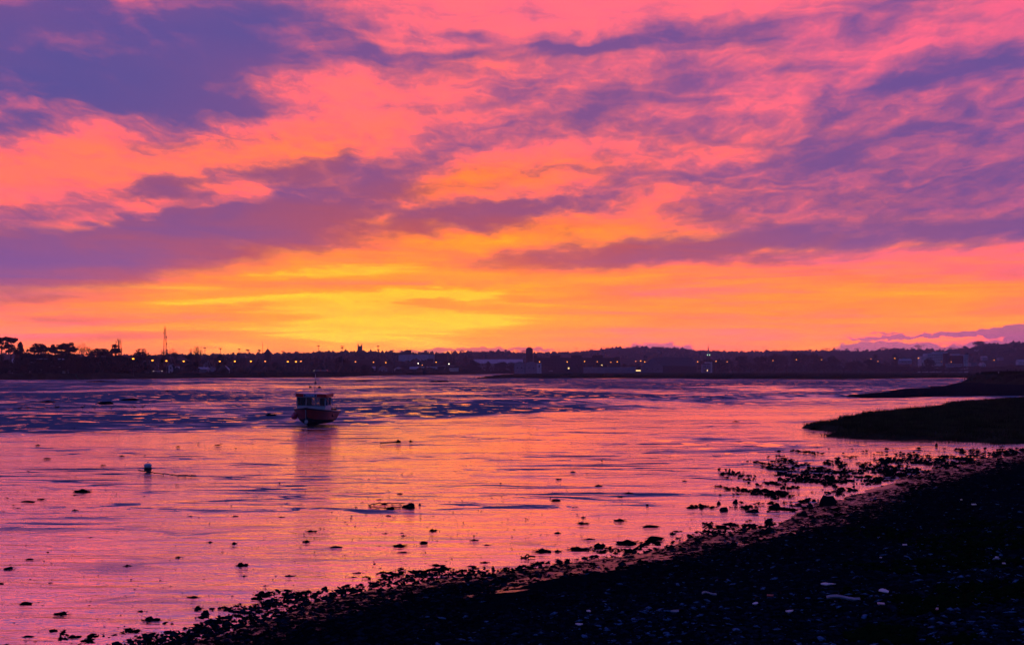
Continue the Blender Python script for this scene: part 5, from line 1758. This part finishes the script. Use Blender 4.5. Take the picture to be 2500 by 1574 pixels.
# left shore
gabled('long_house', 'long low house with a pale slate roof under the left-edge pines', 24, 148, 888, 875, 662, M_W2, M_PALEROOF, 9, 1.0, False, True, (9, 1))
gabled('cottage', 'cottage with a white gable end at the right of the long pale-roofed house', 141, 160, 889, 883, 655, M_W, M_SLATE, 8, 1.0, True, False, (2, 1))
gabled('white_house', 'white house with a steep gable left of the lattice mast lamps', 411, 430, 893, 886, 800, M_W, M_BRICK, 9, 1.0, True, False, (2, 2))
gabled('dim_house', 'dim grey house left of the white steep-gabled one', 386, 410, 893, 888, 830, M_W2, M_SLATE, 9, 1.0, False, True, (3, 1))
gabled('gabled_house', 'grey house with two attic windows in its gable, below the wide bare tree', 496, 519, 889, 879, 860, M_W2, M_SLATE, 10, 1.0, True, True, (2, 2))
gabled('low_shed', 'low pale shed left of the house with two attic windows', 482, 505, 901, 896, 770, M_W2, M_PALEROOF, 6, 1.0, False, False, None)
gabled('white_shed', 'small white pitched shed right of the house with two attic windows', 536, 555, 901, 893, 780, M_W, M_PALEROOF, 6, 1.0, True, False, (1, 1))
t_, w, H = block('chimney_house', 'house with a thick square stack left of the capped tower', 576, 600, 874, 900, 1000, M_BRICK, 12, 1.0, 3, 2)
MB().box(-w, -w + 2.4, 2, 5, H, H + 4.3).build('stack', M_STONE, t_)
MB().add([(-w + 2.8, 0, H + 0.36), (w, 0, H + 0.36), (w, 10, H + 0.36), (-w + 2.8, 10, H + 0.36), (0.3, 5, H + 3.2)], [(0, 1, 4), (1, 2, 4), (2, 3, 4), (3, 0, 4), (0, 3, 2, 1)]).build('pointed_roof', M_SLATE, t_)
# capped tower
D = 1000
x0, x1, z0, z1 = frame(647.5, 660, 861, 905, D)
t_ = thing('capped_tower', 'square dark tower with a pyramid roof left of the boat', 'tower', ((x0 + x1) / 2, D, 1.0), 0)
w = (x1 - x0) / 2
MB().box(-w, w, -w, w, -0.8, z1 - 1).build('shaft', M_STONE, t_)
zt = EYE + (HY - 850) / FPX * D - 1
ro = MB().add([(-w - 0.4, -w - 0.4, z1 - 1), (w + 0.4, -w - 0.4, z1 - 1), (w + 0.4, w + 0.4, z1 - 1), (-w - 0.4, w + 0.4, z1 - 1), (0, 0, zt)], [(0, 1, 4), (1, 2, 4), (2, 3, 4), (3, 0, 4), (3, 2, 1, 0)]).build('roof', M_SLATE, t_)
MB().tube((0, 0, zt - 0.1), (0, 0, zt + 1.6), 0.08).build('finial', M_STEEL, ro)
windows(t_, -w * 0.8, w * 0.8, z1 - 4.5, z1 - 1.6, 2, 1, -w - 0.003, 0.8, 1.6)
# church tower with corner pinnacles
D = 1850
x0, x1, z0, z1 = frame(873.5, 884, 845, 880, D)
zb = float(hill_z(np.array([879.0]), np.array([float(D)]))[0]) - 3
t_ = thing('church_tower', 'square church tower with tall corner pinnacles on the ridge before the sunset glow', 'church', ((x0 + x1) / 2, D, zb), 0)
w = (x1 - x0) / 2
MB().box(-w, w, -w, w, -2, z1 - zb).build('tower', M_STONE, t_)
for sx in (-1, 1):
    for sy in (-1, 1):
        MB().tube((sx * (w - 0.5), sy * (w - 0.5), z1 - zb - 1), (sx * (w - 0.5), sy * (w - 0.5), z1 - zb + 3.8), 0.75, 0.3, 6).build('pinnacle', M_STONE, t_)
for k in range(3):
    xx = -w + 1.4 + k * (2 * w - 2.8) / 2
    MB().box(xx - 0.5, xx + 0.5, -w, -w + 0.5, z1 - zb, z1 - zb + 0.9).build('merlon', M_STONE, t_)
windows(t_, -w * 0.6, w * 0.6, z1 - zb - 5, z1 - zb - 1.6, 2, 1, -w - 0.003, 0.8, 2.4)
nave = MB().prism([(-3.5, -2), (3.5, -2), (3.5, 4), (0, 8), (-3.5, 4)], w, w + 16)
nave.build('nave', M_STONE, t_)
# white factory with roof tower and dark annexe
t_, w, H = block('white_factory', 'large plain white factory block with a square dark tower on its roof', 973, 1061, 865.5, 887, 1500, mat('factory_white', (0.48, 0.44, 0.54), 0.8, 0.06, 0.1, 0.2), 30, 1.0)
x0, x1, z0, z1 = frame(989, 1002.5, 853.5, 865, 1500)
xc = t_.location.x
MB().box(x0 - xc, x1 - xc, 6, 13, H + 0.36, z1 - 1).build('roof_tower', M_STONE, t_)
for k in range(6):
    MB().box(-w + (k + 1) * 2 * w / 7 - 0.12, -w + (k + 1) * 2 * w / 7 + 0.12, -0.12, -0.003, 0, H - 0.3).build('panel_joint', M_W2, t_)
MB().box(w - 9, w - 1.5, -1.2, -0.004, H - 12, H - 5).build('loading_bay', M_BRICK, t_)
block('dark_annexe', 'dark brick block joined to the right end of the white factory', 1061.3, 1092, 865, 890, 1496, M_BRICK, 26, 1.0, 5, 4)
# low sheds and containers along the water
for k, (a, b_, e_, r__, D, wm, rm, lab) in enumerate([
    (898, 914, 899, 894.5, 1090, M_W2, M_PALEROOF, 'leftmost low grey shed below the church tower'), (922, 943, 899, 893, 1085, M_W2, M_SLATE, 'grey gabled shed between two low ones below the church tower'), (962, 980, 900, 896, 1085, M_W, M_PALEROOF, 'low white tent-like shed left of the bush below the factory'),
    (822, 852, 900, 892, 980, M_W2, M_SLATE, 'grey long house above the sea wall left of the low sheds'), (1000, 1027, 900, 895, 1200, M_W2, M_PALEROOF, 'dim flat shed left of the long white unit')]):
    gabled('waterfront_shed', lab, a, b_, e_, r__, D, wm, rm, 9, 1.0, k in (1, 2), False, (2, 1), 'low sheds along the water')
block('long_white_unit', 'long white flat-roofed unit under the white factory', 1028, 1066, 895, 903, 1180, M_W, 12, 1.0, 6, 1, M_PALEROOF)
block('dark_unit', 'dark square unit with a pale roof edge right of the long white unit', 1067, 1107, 893, 906, 1190, M_STONE, 14, 1.0, 4, 1, M_PALEROOF)
for k, (a, b_, t0, lab) in enumerate([(1097, 1104.5, 898.5, 'left one of the three small white containers by the water'), (1105, 1111.5, 898.5, 'middle one of the three small white containers by the water'), (1112, 1118.5, 898.5, 'right one of the three small white containers by the water')]):
    t_, w, H = block('container', lab, a, b_, t0, 906, 1160, M_W, 6, 1.0, 0, 0, M_PALEROOF, True, 'white containers by the water', 'container')
    for q in range(5):
        MB().box(-w + (q + 0.5) * 2 * w / 5 - 0.05, -w + (q + 0.5) * 2 * w / 5 + 0.05, -0.06, -0.003, 0.1, H - 0.1).build('rib', M_W2, t_)
# silo tower
D = 1320
x0, x1, z0, z1 = frame(1284, 1301, 853, 885, D)
t_ = thing('round_silo', 'tall round dark silo with a pointed cap in the middle of the far shore', 'silo', ((x0 + x1) / 2, D, 1.0), 0)
w = (x1 - x0) / 2
MB().lathe([(w, -0.8), (w, z1 - 1)], 20).build('drum', M_BRICK, t_)
cap = MB().lathe([(w + 0.25, z1 - 1), (w * 0.55, z1 - 1 + 2.0), (0.6, z1 - 1 + 2.4), (0.1, z1 - 1 + 2.5)], 20).build('cap', M_STONE, t_)
for sx in (-0.8, 0.8):
    MB().tube((sx, 0, z1 + 1.0), (sx * 1.1, 0, z1 + 2.8), 0.28, 0.2, 6).build('vent', M_STEEL, cap)
for zz in (0.3, 0.6, 0.9):
    MB().lathe([(w + 0.004, zz * (z1 - 2)), (w + 0.10, zz * (z1 - 2) + 0.1), (w + 0.10, zz * (z1 - 2) + 0.35), (w + 0.004, zz * (z1 - 2) + 0.45)], 20).build('hoop', M_STONE, t_)
# warehouses left of and under the silo
gabled('long_warehouse', 'long warehouse with a pale roof left of the round silo', 1156, 1276, 887, 876.5, 1400, M_W2, M_PALEROOF, 26, 1.0, False, False, (10, 1))
for a, b_, lab in [(1256, 1281, 'left one of the two grey sheds at the foot of the round silo'), (1283, 1311, 'right one of the two grey sheds at the foot of the round silo')]:
    gabled('quay_shed', lab, a, b_, 886.5, 882.5, 1290, M_W2, M_W2, 18, 1.0, True, False, (2, 1), 'grey sheds under the silo')
block('white_hut', 'small white hut right of the two grey sheds', 1311, 1322, 887, 900, 1280, M_W, 6, 1.0, 1, 1, M_PALEROOF)
# quay apartments
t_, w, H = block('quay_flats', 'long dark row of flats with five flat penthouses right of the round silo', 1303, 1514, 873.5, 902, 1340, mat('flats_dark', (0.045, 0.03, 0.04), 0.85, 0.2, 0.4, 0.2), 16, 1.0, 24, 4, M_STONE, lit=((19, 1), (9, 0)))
xc = t_.location.x
for a, b_, y_ in [(1302, 1313, 868), (1342, 1370, 867.5), (1393, 1422, 867.5), (1444, 1474, 867.5), (1501, 1514, 871.5)]:
    x0, x1, z0, z1 = frame(a, b_, y_, 873, 1340)
    ph = MB().box(x0 - xc + 0.8, x1 - xc - 0.8, 3, 12, H + 0.36, z1 - 1).build('penthouse', M_BRICK, t_)
    MB().box(x0 - xc, x1 - xc, 2, 13, z1 - 1 + 0.003, z1 - 1 + 0.4).build('penthouse_roof', M_STONE, ph)
# pale wall and bus
t_, w, H = block('quay_wall', 'long low pale blue wall along the quay under the flats', 1425, 1552, 897, 904, 1230, M_W2, 3, 1.0, 0, 0, M_PALEROOF, True, None, 'wall')
for q in range(14):
    MB().box(-w + (q + 0.5) * 2 * w / 14 - 0.2, -w + (q + 0.5) * 2 * w / 14 + 0.2, -0.3, -0.003, 0, H).build('pier', M_W2, t_)
D = 1225
x0, x1, z0, z1 = frame(1552, 1565, 895.5, 900, D)
t_ = thing('lit_bus', 'bus with lit windows at the right end of the pale quay wall', 'bus', ((x0 + x1) / 2, D, 1.2), 0)
w = (x1 - x0) / 2
MB().box(-w, w, 0, 2.4, 0.45, 3.0).build('body', M_W2, t_)
for q in range(5):
    MB().box(-w + 0.3 + q * (2 * w - 0.6) / 5, -w + 0.15 + (q + 1) * (2 * w - 0.6) / 5, -0.02, 0.01, 1.6, 2.6).build('window', M_LIT, t_)
for sx in (-w * 0.6, w * 0.6):
    MB().tube((sx, -0.05, 0.5), (sx, 0.3, 0.5), 0.5, 0.5, 12).build('wheel', M_STONE, t_)
# big barn with grey gable and dark roof
t_ = gabled('big_barn', 'big barn with a grey gable and long dark roof right of the flats', 1568, 1618, 893, 872, 1380, mat('barn_grey', (0.16, 0.15, 0.2), 0.85, 0.1, 0.3, 0.2), M_SLATE, 14, 1.0, True, False, (3, 1))
x0, x1, ze, zr = frame(1593, 1700, 872, 893, 1380)
t2 = gabled('barn_wing', 'long dark wing of the big barn with a sloping right end', 1594, 1701, 893, 871.5, 1395, M_STONE, M_SLATE, 22, 1.0, False, False, (8, 1), None, (), 0.18)
gabled('white_villa', 'white villa with a hipped roof right of the big barn', 1715, 1735, 890, 886, 1300, M_W2, M_SLATE, 9, 1.0, False, True, (4, 2), None, ((2, 0),), 0.3)
block('villa_annexe', 'pale annexe behind the white villa', 1722, 1739, 884, 890, 1330, M_W, 8, 1.0, 0, 0, M_PALEROOF)
# floodlit church spire
D = 1900
xx = (1729 - CX) / FPX * D
z0 = EYE + (HY - 866) / FPX * D
zt = EYE + (HY - 839) / FPX * D
t_ = thing('spire_church', 'slender church spire lit at its foot by two small floodlights', 'church', (xx, D, 1.0), 0)
MB().box(-2.4, 2.4, -2.4, 2.4, -0.8, z0 - 1).build('tower', M_STONE, t_)
spi = MB().lathe([(2.5, z0 - 1), (1.4, z0 - 1 + 5), (0.1, zt - 2)], 8).build('spire', mat('spire_stone', (0.22, 0.26, 0.22), 0.8, 0.15, 0.5, 0.2), t_)
MB().tube((0, 0, zt - 2.2), (0, 0, zt), 0.08).box(-0.5, 0.5, -0.05, 0.05, zt - 0.9, zt - 0.75).build('cross', M_STEEL, spi)
M_FLOOD = emit('floodlight_green_white', lin(215, 255, 205), 3)
for sx in (-1.8, 1.8):
    MB().lathe([(0.1, 0), (0.55, 0.1), (0.55, 0.75), (0.1, 0.85)], 8, (sx, -2.9, z0 - 1.6)).build('floodlight', M_FLOOD, t_)
MB().prism([(-4.5, -1), (4.5, -1), (4.5, 6), (0, 12), (-4.5, 6)], 2.4, 22).build('nave', M_STONE, t_)
# flats on the right
t_, w, H = block('white_flats', 'stepped white apartment block with rows of dark windows on the right', 2264, 2303, 863, 888, 1480, M_W, 16, 1.0, 8, 4, M_PALEROOF, lit=())
x0, x1, z0, z1 = frame(2283, 2316, 859, 863, 1480)
xc = t_.location.x
MB().box(x0 - xc, x1 - xc, 3, 12, H + 0.36, z1 - 1).build('top_storey', M_W, t_)
x0, x1, z0, z1 = frame(2250, 2264, 869, 885, 1480)
MB().box(x0 - xc, -w - 0.004, 2, 14, -0.8, z1 - 1).build('lower_wing', M_W, t_)
block('red_block', 'dark red block at the right end of the stepped white flats', 2303.5, 2313, 862, 892, 1478, M_REDB, 14, 1.0, 2, 5, M_W)
t_, w, H = block('red_flats', 'square dark red flats with a white roof box on the right', 2321, 2353, 868.5, 890, 1470, M_REDB, 16, 1.0, 6, 4, M_STONE)
x0, x1, z0, z1 = frame(2327, 2346, 863, 868, 1470)
MB().box(x0 - t_.location.x, x1 - t_.location.x, 4, 11, H + 0.36, z1 - 1).build('roof_box', M_W, t_)
block('white_tower_flats', 'narrow white flats joined to the right of the dark red ones', 2353.5, 2364, 866.5, 887, 1468, M_W, 14, 1.0, 2, 4, M_PALEROOF)
block('pale_podium', 'long pale podium in front of the dark red flats', 2311, 2350, 888.5, 892, 1440, M_W2, 5, 1.0, 6, 1, M_PALEROOF)
# houses on the right-hand hill
def hill_house(px0, px1, pe, pr, D, wm, rm, lab, front=False, win=(3, 1)):
    xm = (px0 + px1) / 2
    zb = EYE + (HY - (pe + 7)) / FPX * D
    gabled('hill_house', lab, px0, px1, pe, pr, D, wm, rm, 8, zb, front, True, win, 'houses on the right-hand hill')
hill_house(2382, 2393, 857, 853, 2250, M_W, M_PALEROOF, 'pale house under the lone hilltop tree')
hill_house(2398, 2411, 872, 869, 1900, M_W2, M_PALEROOF, 'grey house halfway down the slope under the lone hilltop tree')
hill_house(2486, 2503, 882, 877.5, 1600, M_W, M_PALEROOF, 'pale house low on the slope at the right edge')
hill_house(2438, 2450, 873, 869.5, 1850, M_W2, M_SLATE, 'dim house in the middle of the right-hand slope')
hill_house(2468, 2480, 869, 865.5, 1950, M_W2, M_SLATE, 'dim house on the slope below the hilltop lookout')
hill_house(2395, 2407, 889, 884, 1500, M_W, M_PALEROOF, 'house with a sloping pale roof right of the narrow white flats', True, (2, 1))
hill_house(2370, 2386, 886, 882.5, 1520, M_W2, M_SLATE, 'row house with pale window gaps right of the narrow white flats', False, (4, 1))
hill_house(2203, 2212, 876, 872, 1750, M_W, M_SLATE, 'small white house left of the stepped white flats')
hill_house(2196, 2226, 880, 876, 1700, M_W2, M_PALEROOF, 'long dim house below the small white one, left of the flats')
# lookout on the hilltop
xm = 2474.5
D = float(ridge(xm)[1]) - 20
zb = float(hill_z(np.array([xm]), np.array([D]))[0]) - 1
t_ = thing('hilltop_lookout', 'small flat lookout building with an aerial on the right-hand hilltop', 'building', ((xm - CX) / FPX * D, D, zb), 0)
zt = EYE + (HY - 834.5) / FPX * D - zb
MB().box(-4.8, 4.8, 0, 7, -2, zt - 1.2).build('wall', M_STONE, t_)
MB().box(-5.4, 5.4, -0.6, 7.6, zt - 1.196, zt - 0.4).build('roof', M_SLATE, t_)
MB().tube((2.6, 3, zt - 0.4), (2.6, 3, EYE + (HY - 823.5) / FPX * D - zb), 0.28, 0.12, 5).build('aerial', M_STEEL, t_)
MB().tube((-3, 3, zt - 0.4), (-3, 3, zt + 2.5), 0.14, 0.08, 5).build('short_aerial', M_STEEL, t_)

# ------------------------------------------------------------------ masts
D = 760
xx = (403 - CX) / FPX * D
zt = EYE + (HY - 800) / FPX * D - 1.0
t_ = thing('lattice_mast', 'tall lattice radio mast with dishes above the trees on the left', 'mast', (xx, D, 1.0), 0.3)
def mw(z):
    return 1.35 - 0.95 * z / zt
legs = MB()
for sx in (-1, 1):
    for sy in (-1, 1):
        b = MB().tube((sx * mw(-0.5), sy * mw(-0.5), -0.5), (sx * mw(zt), sy * mw(zt), zt), 0.17, 0.13, 5)
        b.build('leg', M_STEEL, t_)
br = MB()
nz_ = 15
for k in range(nz_):
    za, zc = zt * k / nz_, zt * (k + 1) / nz_
    for (ax, ay), (cx_, cy_) in (((-1, -1), (1, -1)), ((1, -1), (1, 1)), ((1, 1), (-1, 1)), ((-1, 1), (-1, -1))):
        br.tube((ax * mw(za), ay * mw(za), za), (cx_ * mw(zc), cy_ * mw(zc), zc), 0.085, 0.085, 4)
        br.tube((ax * mw(zc), ay * mw(zc), zc), (cx_ * mw(zc), cy_ * mw(zc), zc), 0.085, 0.085, 4)
br.build('bracing', M_STEEL, t_)
for k, (x_, z_, r_d) in enumerate([(-1.5, zt * 0.34, 0.75), (-1.3, zt * 0.47, 0.45), (1.2, zt * 0.52, 0.5), (0.9, zt * 0.80, 0.4), (-0.9, zt * 0.9, 0.35), (0.9, zt * 0.66, 0.45), (-1.4, zt * 0.40, 0.4)]):
    MB().tube((x_, -0.9, z_), (x_, -0.6, z_), r_d, r_d * 0.5, 12).build('dish', M_STEEL, t_)
for sx in (-0.38, 0.38):
    MB().tube((sx, 0, zt - 0.4), (sx, 0, zt + 1.6), 0.07, 0.05, 5).build('rod_aerial', M_STEEL, t_)
# thin radio mast
D = 950
t_ = thing('thin_radio_mast', 'thin tall radio mast left of the capped tower', 'mast', ((641 - CX) / FPX * D, D, 1.0), 0)
zt = EYE + (HY - 828) / FPX * D - 1
for a in range(3):
    c_, s_ = 0.28 * math.cos(a * 2.094), 0.28 * math.sin(a * 2.094)
    MB().tube((c_, s_, -0.5), (c_, s_, zt * 0.86), 0.06, 0.05, 4).build('leg', M_STEEL, t_)
b = MB()
for k in range(26):
    za, zc = zt * 0.86 * k / 26, zt * 0.86 * (k + 1) / 26
    for a in range(3):
        c0, c1 = a * 2.094, (a + 1) * 2.094
        b.tube((0.28 * math.cos(c0), 0.28 * math.sin(c0), za), (0.28 * math.cos(c1), 0.28 * math.sin(c1), zc), 0.03, 0.03, 3)
b.build('bracing', M_STEEL, t_)
MB().tube((0, 0, zt * 0.85), (0, 0, zt), 0.07, 0.03, 5).box(-0.5, 0.5, -0.04, 0.04, zt * 0.93, zt * 0.935).build('top_rod', M_STEEL, t_)
# floodlight masts
fl = [(505, 849, 1), (535, 850, 1), (564, 850, 1), (572, 861, 0.8), (586, 853, 1), (602, 853, 1), (606, 863, 0.8), (615, 854, 1), (632, 854, 1), (675, 856, 1), (715, 858, 1), (730, 861, 1), (788, 845, 1.1), (835.5, 845, 1.1), (844, 850, 1.1), (921, 853, 1), (926, 845, 1.1), (956, 855, 1)]
D = 930
for k, (x_, y_, s_) in enumerate(fl):
    zt = EYE + (HY - y_) / FPX * D - 1.0
    t_ = thing('floodlight_mast', nth(k + 1) + ' thin floodlight mast from the left above the far town', 'lamp post', ((x_ - CX) / FPX * D, D + rng.uniform(-30, 30), 1.0), rng.uniform(-0.4, 0.4), 'floodlight masts above the town')
    MB().tube((0, 0, -0.5), (0, 0, zt), 0.22, 0.14, 6).build('pole', M_STEEL, t_)
    MB().box(-0.95 * s_, 0.95 * s_, -0.08, 0.08, zt - 0.12, zt + 0.05).build('crossbar', M_STEEL, t_)
    for q in (-0.7, 0, 0.7):
        MB().box(q * s_ - 0.32, q * s_ + 0.32, -0.28, 0.1, zt - 0.5, zt + 0.2).build('floodlight', M_STEEL, t_)
# far pylons
for x_, y_, lab in [(1864, 846, 'faint pylon on the skyline right of the church spire'), (1408, 847, 'faint pylon on the skyline above the quay flats'), (1474, 845, 'faint pylon on the skyline left of the low cloud bank'), (1799, 852, 'low faint pylon on the skyline between spire and wood')]:
    D = float(ridge(x_)[1]) + 20
    zb = float(hill_z(np.array([float(x_)]), np.array([D]))[0]) - 2
    zt = EYE + (HY - y_) / FPX * D - zb
    t_ = thing('pylon', lab, 'pylon', ((x_ - CX) / FPX * D, D, zb), 0, 'pylons on the skyline')
    for sx in (-1, 1):
        MB().tube((sx * 1.6, 0, -1), (sx * 0.3, 0, zt), 0.2, 0.12, 4).build('leg', M_STEEL, t_)
    MB().box(-4.5, 4.5, -0.15, 0.15, zt - 1.4, zt - 1.1).box(-3.4, 3.4, -0.15, 0.15, zt - 3.6, zt - 3.3).build('crossarm', M_STEEL, t_)

# ------------------------------------------------------------------ street lamps
M_SOD = emit('sodium_lens', lin(255, 150, 36), 7)
M_WHI = emit('white_lens', lin(255, 238, 205), 9)
M_DIM = emit('dim_sodium_lens', lin(255, 140, 60), 4)
LAMPS = [(326, 876, 's'), (373, 880, 's'), (407, 881, 's'), (449, 882, 's'), (537, 882, 's'), (574, 882, 's'), (613, 882, 's'), (648, 882, 'd'), (703, 883, 's'), (723, 883, 's'), (735, 882, 'd'), (868, 883, 'd'), (912, 884, 'd'), (942, 885, 's'),
         (1021, 887, 'w'), (1031, 891, 'd'), (1065, 884, 's'), (1096, 888, 'w'), (1317, 883, 's'), (1385, 883, 's'), (1427, 882, 's'), (1458, 883, 'd'), (1491, 884, 'd'), (1507, 883, 's'), (1552, 882, 'd'), (1564, 881, 's'), (1574, 883, 's'), (1703, 883, 's'), (1748, 882, 's'),
         (1775, 883, 'd'), (1887, 880, 'd'), (1944, 878, 's'), (2005, 878, 's'), (2126, 876, 'd'), (2143, 882, 'd'), (2184, 875, 's'), (2242, 874, 's'), (2298, 883, 'd'), (2322, 883, 'd'), (2426, 879, 's')]
head = MB().box(-0.2, 0.2, -1.1, -0.2, -0.02, 0.16).mesh('lamp_head', M_STEEL)
lens = {k: MB().lathe([(0.05, -0.42), (0.42, -0.28), (0.52, -0.05), (0.42, -0.022)], 10, (0, -0.65, 0)).mesh('lens', m_) for k, m_ in (('s', M_SOD), ('w', M_WHI), ('d', M_DIM))}
arm = MB().tube((0, 0, -0.5), (0, -0.3, 0.08), 0.05).mesh('arm', M_STEEL)
for k, (x_, y_, kd) in enumerate(LAMPS):
    D = float(np.interp(x_, [0, 330, 400, 760, 1000, 1100, 1300, 1560, 2500], [590, 596, 690, 745, 1100, 1150, 1255, 1255, 1395]))
    if 1020 < x_ < 1100:
        D = 1150
    zt = EYE + (HY - y_) / FPX * D
    t_ = thing('street_lamp', nth(k + 1) + ' glowing street lamp from the left along the far shore', 'street lamp', ((x_ - CX) / FPX * D, D, 1.2), 0, 'street lamps along the far shore')
    h_ = zt - 1.2 + 0.25
    MB().tube((0, 0, -0.3), (0, 0, h_ - 0.4), 0.10, 0.06, 6).build('pole', M_STEEL, t_)
    link('arm', arm, t_, (0, 0, h_)); link('lamp_head', head, t_, (0, 0, h_)); link('lens', lens[kd], t_, (0, 0, h_))

# ------------------------------------------------------------------ cars, small boats, fence, marker
def car(px, py, D, m_, lab):
    t_ = thing('parked_car', lab, 'car', ((px - CX) / FPX * D, D, EYE + (HY - py) / FPX * D), 0.1, 'cars on the far shore')
    MB().prism([(-2.1, 0.3), (2.1, 0.3), (2.15, 0.8), (1.2, 0.95), (-1.7, 0.98), (-2.15, 0.8)], -0.85, 0.85).build('body', m_, t_)
    MB().prism([(-1.6, 0.97), (1.0, 0.96), (0.4, 1.45), (-1.1, 1.47)], -0.75, 0.75).build('cabin', M_PANE, t_)
    for sx in (-1.3, 1.35):
        for sy in (-0.8, 0.8):
            MB().tube((sx, sy - 0.1, 0.32), (sx, sy + 0.1, 0.32), 0.32, 0.32, 10).build('wheel', M_STONE, t_)
    return t_


M_TAIL = emit('tail_light', lin(255, 60, 50), 1.5)
M_HEADL = emit('head_light', lin(255, 235, 190), 1.5)
for x_, y_, lab, lights in [(776, 907, 'left car with lights on above the sea wall behind the boat mast', M_HEADL), (792, 907, 'right car with a red light above the sea wall behind the boat mast', M_TAIL), (386, 909, 'car with small lights above the sea wall left of the white steep-gabled house', M_HEADL)]:
    D = 700 if x_ > 500 else 600
    t_ = car(x_, y_, D, M_W2, lab)
    MB().box(-2.2, -2.0, -0.86, -0.5, 0.55, 0.8).box(1.9, 2.1, -0.88, -0.6, 0.55, 0.8).build('light', lights, t_)
# small dinghies by the far water
for x_, y_, D, lab in [(1270, 910.5, 1330, 'small pale boat drawn up at the far water edge below the round silo'), (1345, 906.5, 1290, 'tiny pale boat on the quay right of the round silo')]:
    t_ = thing('small_boat', lab, 'boat', ((x_ - CX) / FPX * D, D, EYE + (HY - y_) / FPX * D), 0.1, 'small boats on the far shore')
    MB().add([(-2.6, 0, 0.9), (-1.4, -0.9, 0.8), (2.2, -0.9, 0.75), (2.2, 0.9, 0.75), (-1.4, 0.9, 0.8), (-1.8, 0, 0.1), (2.0, -0.4, 0.0), (2.0, 0.4, 0.0)], [(0, 1, 5), (1, 2, 6, 5), (0, 5, 4), (4, 5, 7, 3), (2, 3, 7, 6), (5, 6, 7), (0, 4, 3, 2, 1)]).build('hull', M_W, t_)
    MB().box(-0.3, 1.1, -0.6, 0.6, 0.76, 1.5).build('cuddy', M_W2, t_)
# fence on the dike
p = gp(2462, 936)
D = 395.0
zf = 3.0
t_ = thing('post_fence', 'weathered post fence along the top of the dike at the right edge', 'fence', ((2430 - CX) / FPX * D, D, 2.6), 0)
for k, (x_, h_) in enumerate([(2432, 1.5), (2441, 1.2), (2447, 1.3), (2453, 1.4), (2459.5, 1.9), (2467, 1.3), (2473.5, 1.4), (2480.5, 2.0), (2492, 1.9), (2503, 1.8)]):
    dx = (x_ - 2430) / FPX * D
    MB().tube((dx, 0, -0.6), (dx + rng.uniform(-0.08, 0.08), 0, h_ - 0.2), 0.14 if h_ > 1.5 else 0.10, 0.10, 6).build('post', M_BARK, t_)
for zz in (0.55, 1.0):
    MB().tube((0, 0, zz), (9.6, 0, zz), 0.035, 0.035, 5).build('rail', M_BARK, t_)
MB().box(0.9, 1.25, -0.15, -0.05, 0.1, 0.9).build('pale_notice', M_W, t_)
# leaning channel marker
p = gp(190, 926.5)
t_ = thing('channel_marker', 'small leaning green marker post under the far left shore', 'marker', (p.x, p.y, 0), 0)
M_MK = mat('marker_green', (0.02, 0.10, 0.05), 0.6, 0.2, 4, 0.3)
MB().tube((0.6, 0, -0.3), (-0.7, 0, 1.5), 0.13, 0.11, 6).build('post', M_MK, t_)
MB().lathe([(0.05, 0), (0.28, 0.05), (0.28, 0.4), (0.05, 0.6)], 8, (-0.75, 0, 1.45)).build('topmark', M_MK, t_)

# ------------------------------------------------------------------ haze over the whole place
hz_ = MB().box(-6200, 6200, -300, 6100, -2.2, 92)
hm = bpy.data.materials.new('evening_haze')
hm.use_nodes = True
hm.node_tree.nodes.clear()
pv = hm.node_tree.nodes.new('ShaderNodeVolumePrincipled')
pv.inputs['Color'].default_value = (0.86, 0.80, 0.96, 1)
pv.inputs['Density'].default_value = HAZE
pv.inputs['Anisotropy'].default_value = 0.3
ho = hm.node_tree.nodes.new('ShaderNodeOutputMaterial')
hm.node_tree.links.new(pv.outputs[0], ho.inputs['Volume'])
tag(hz_.build('haze', hm), 'thin evening haze over the estuary', 'haze', kind='stuff')
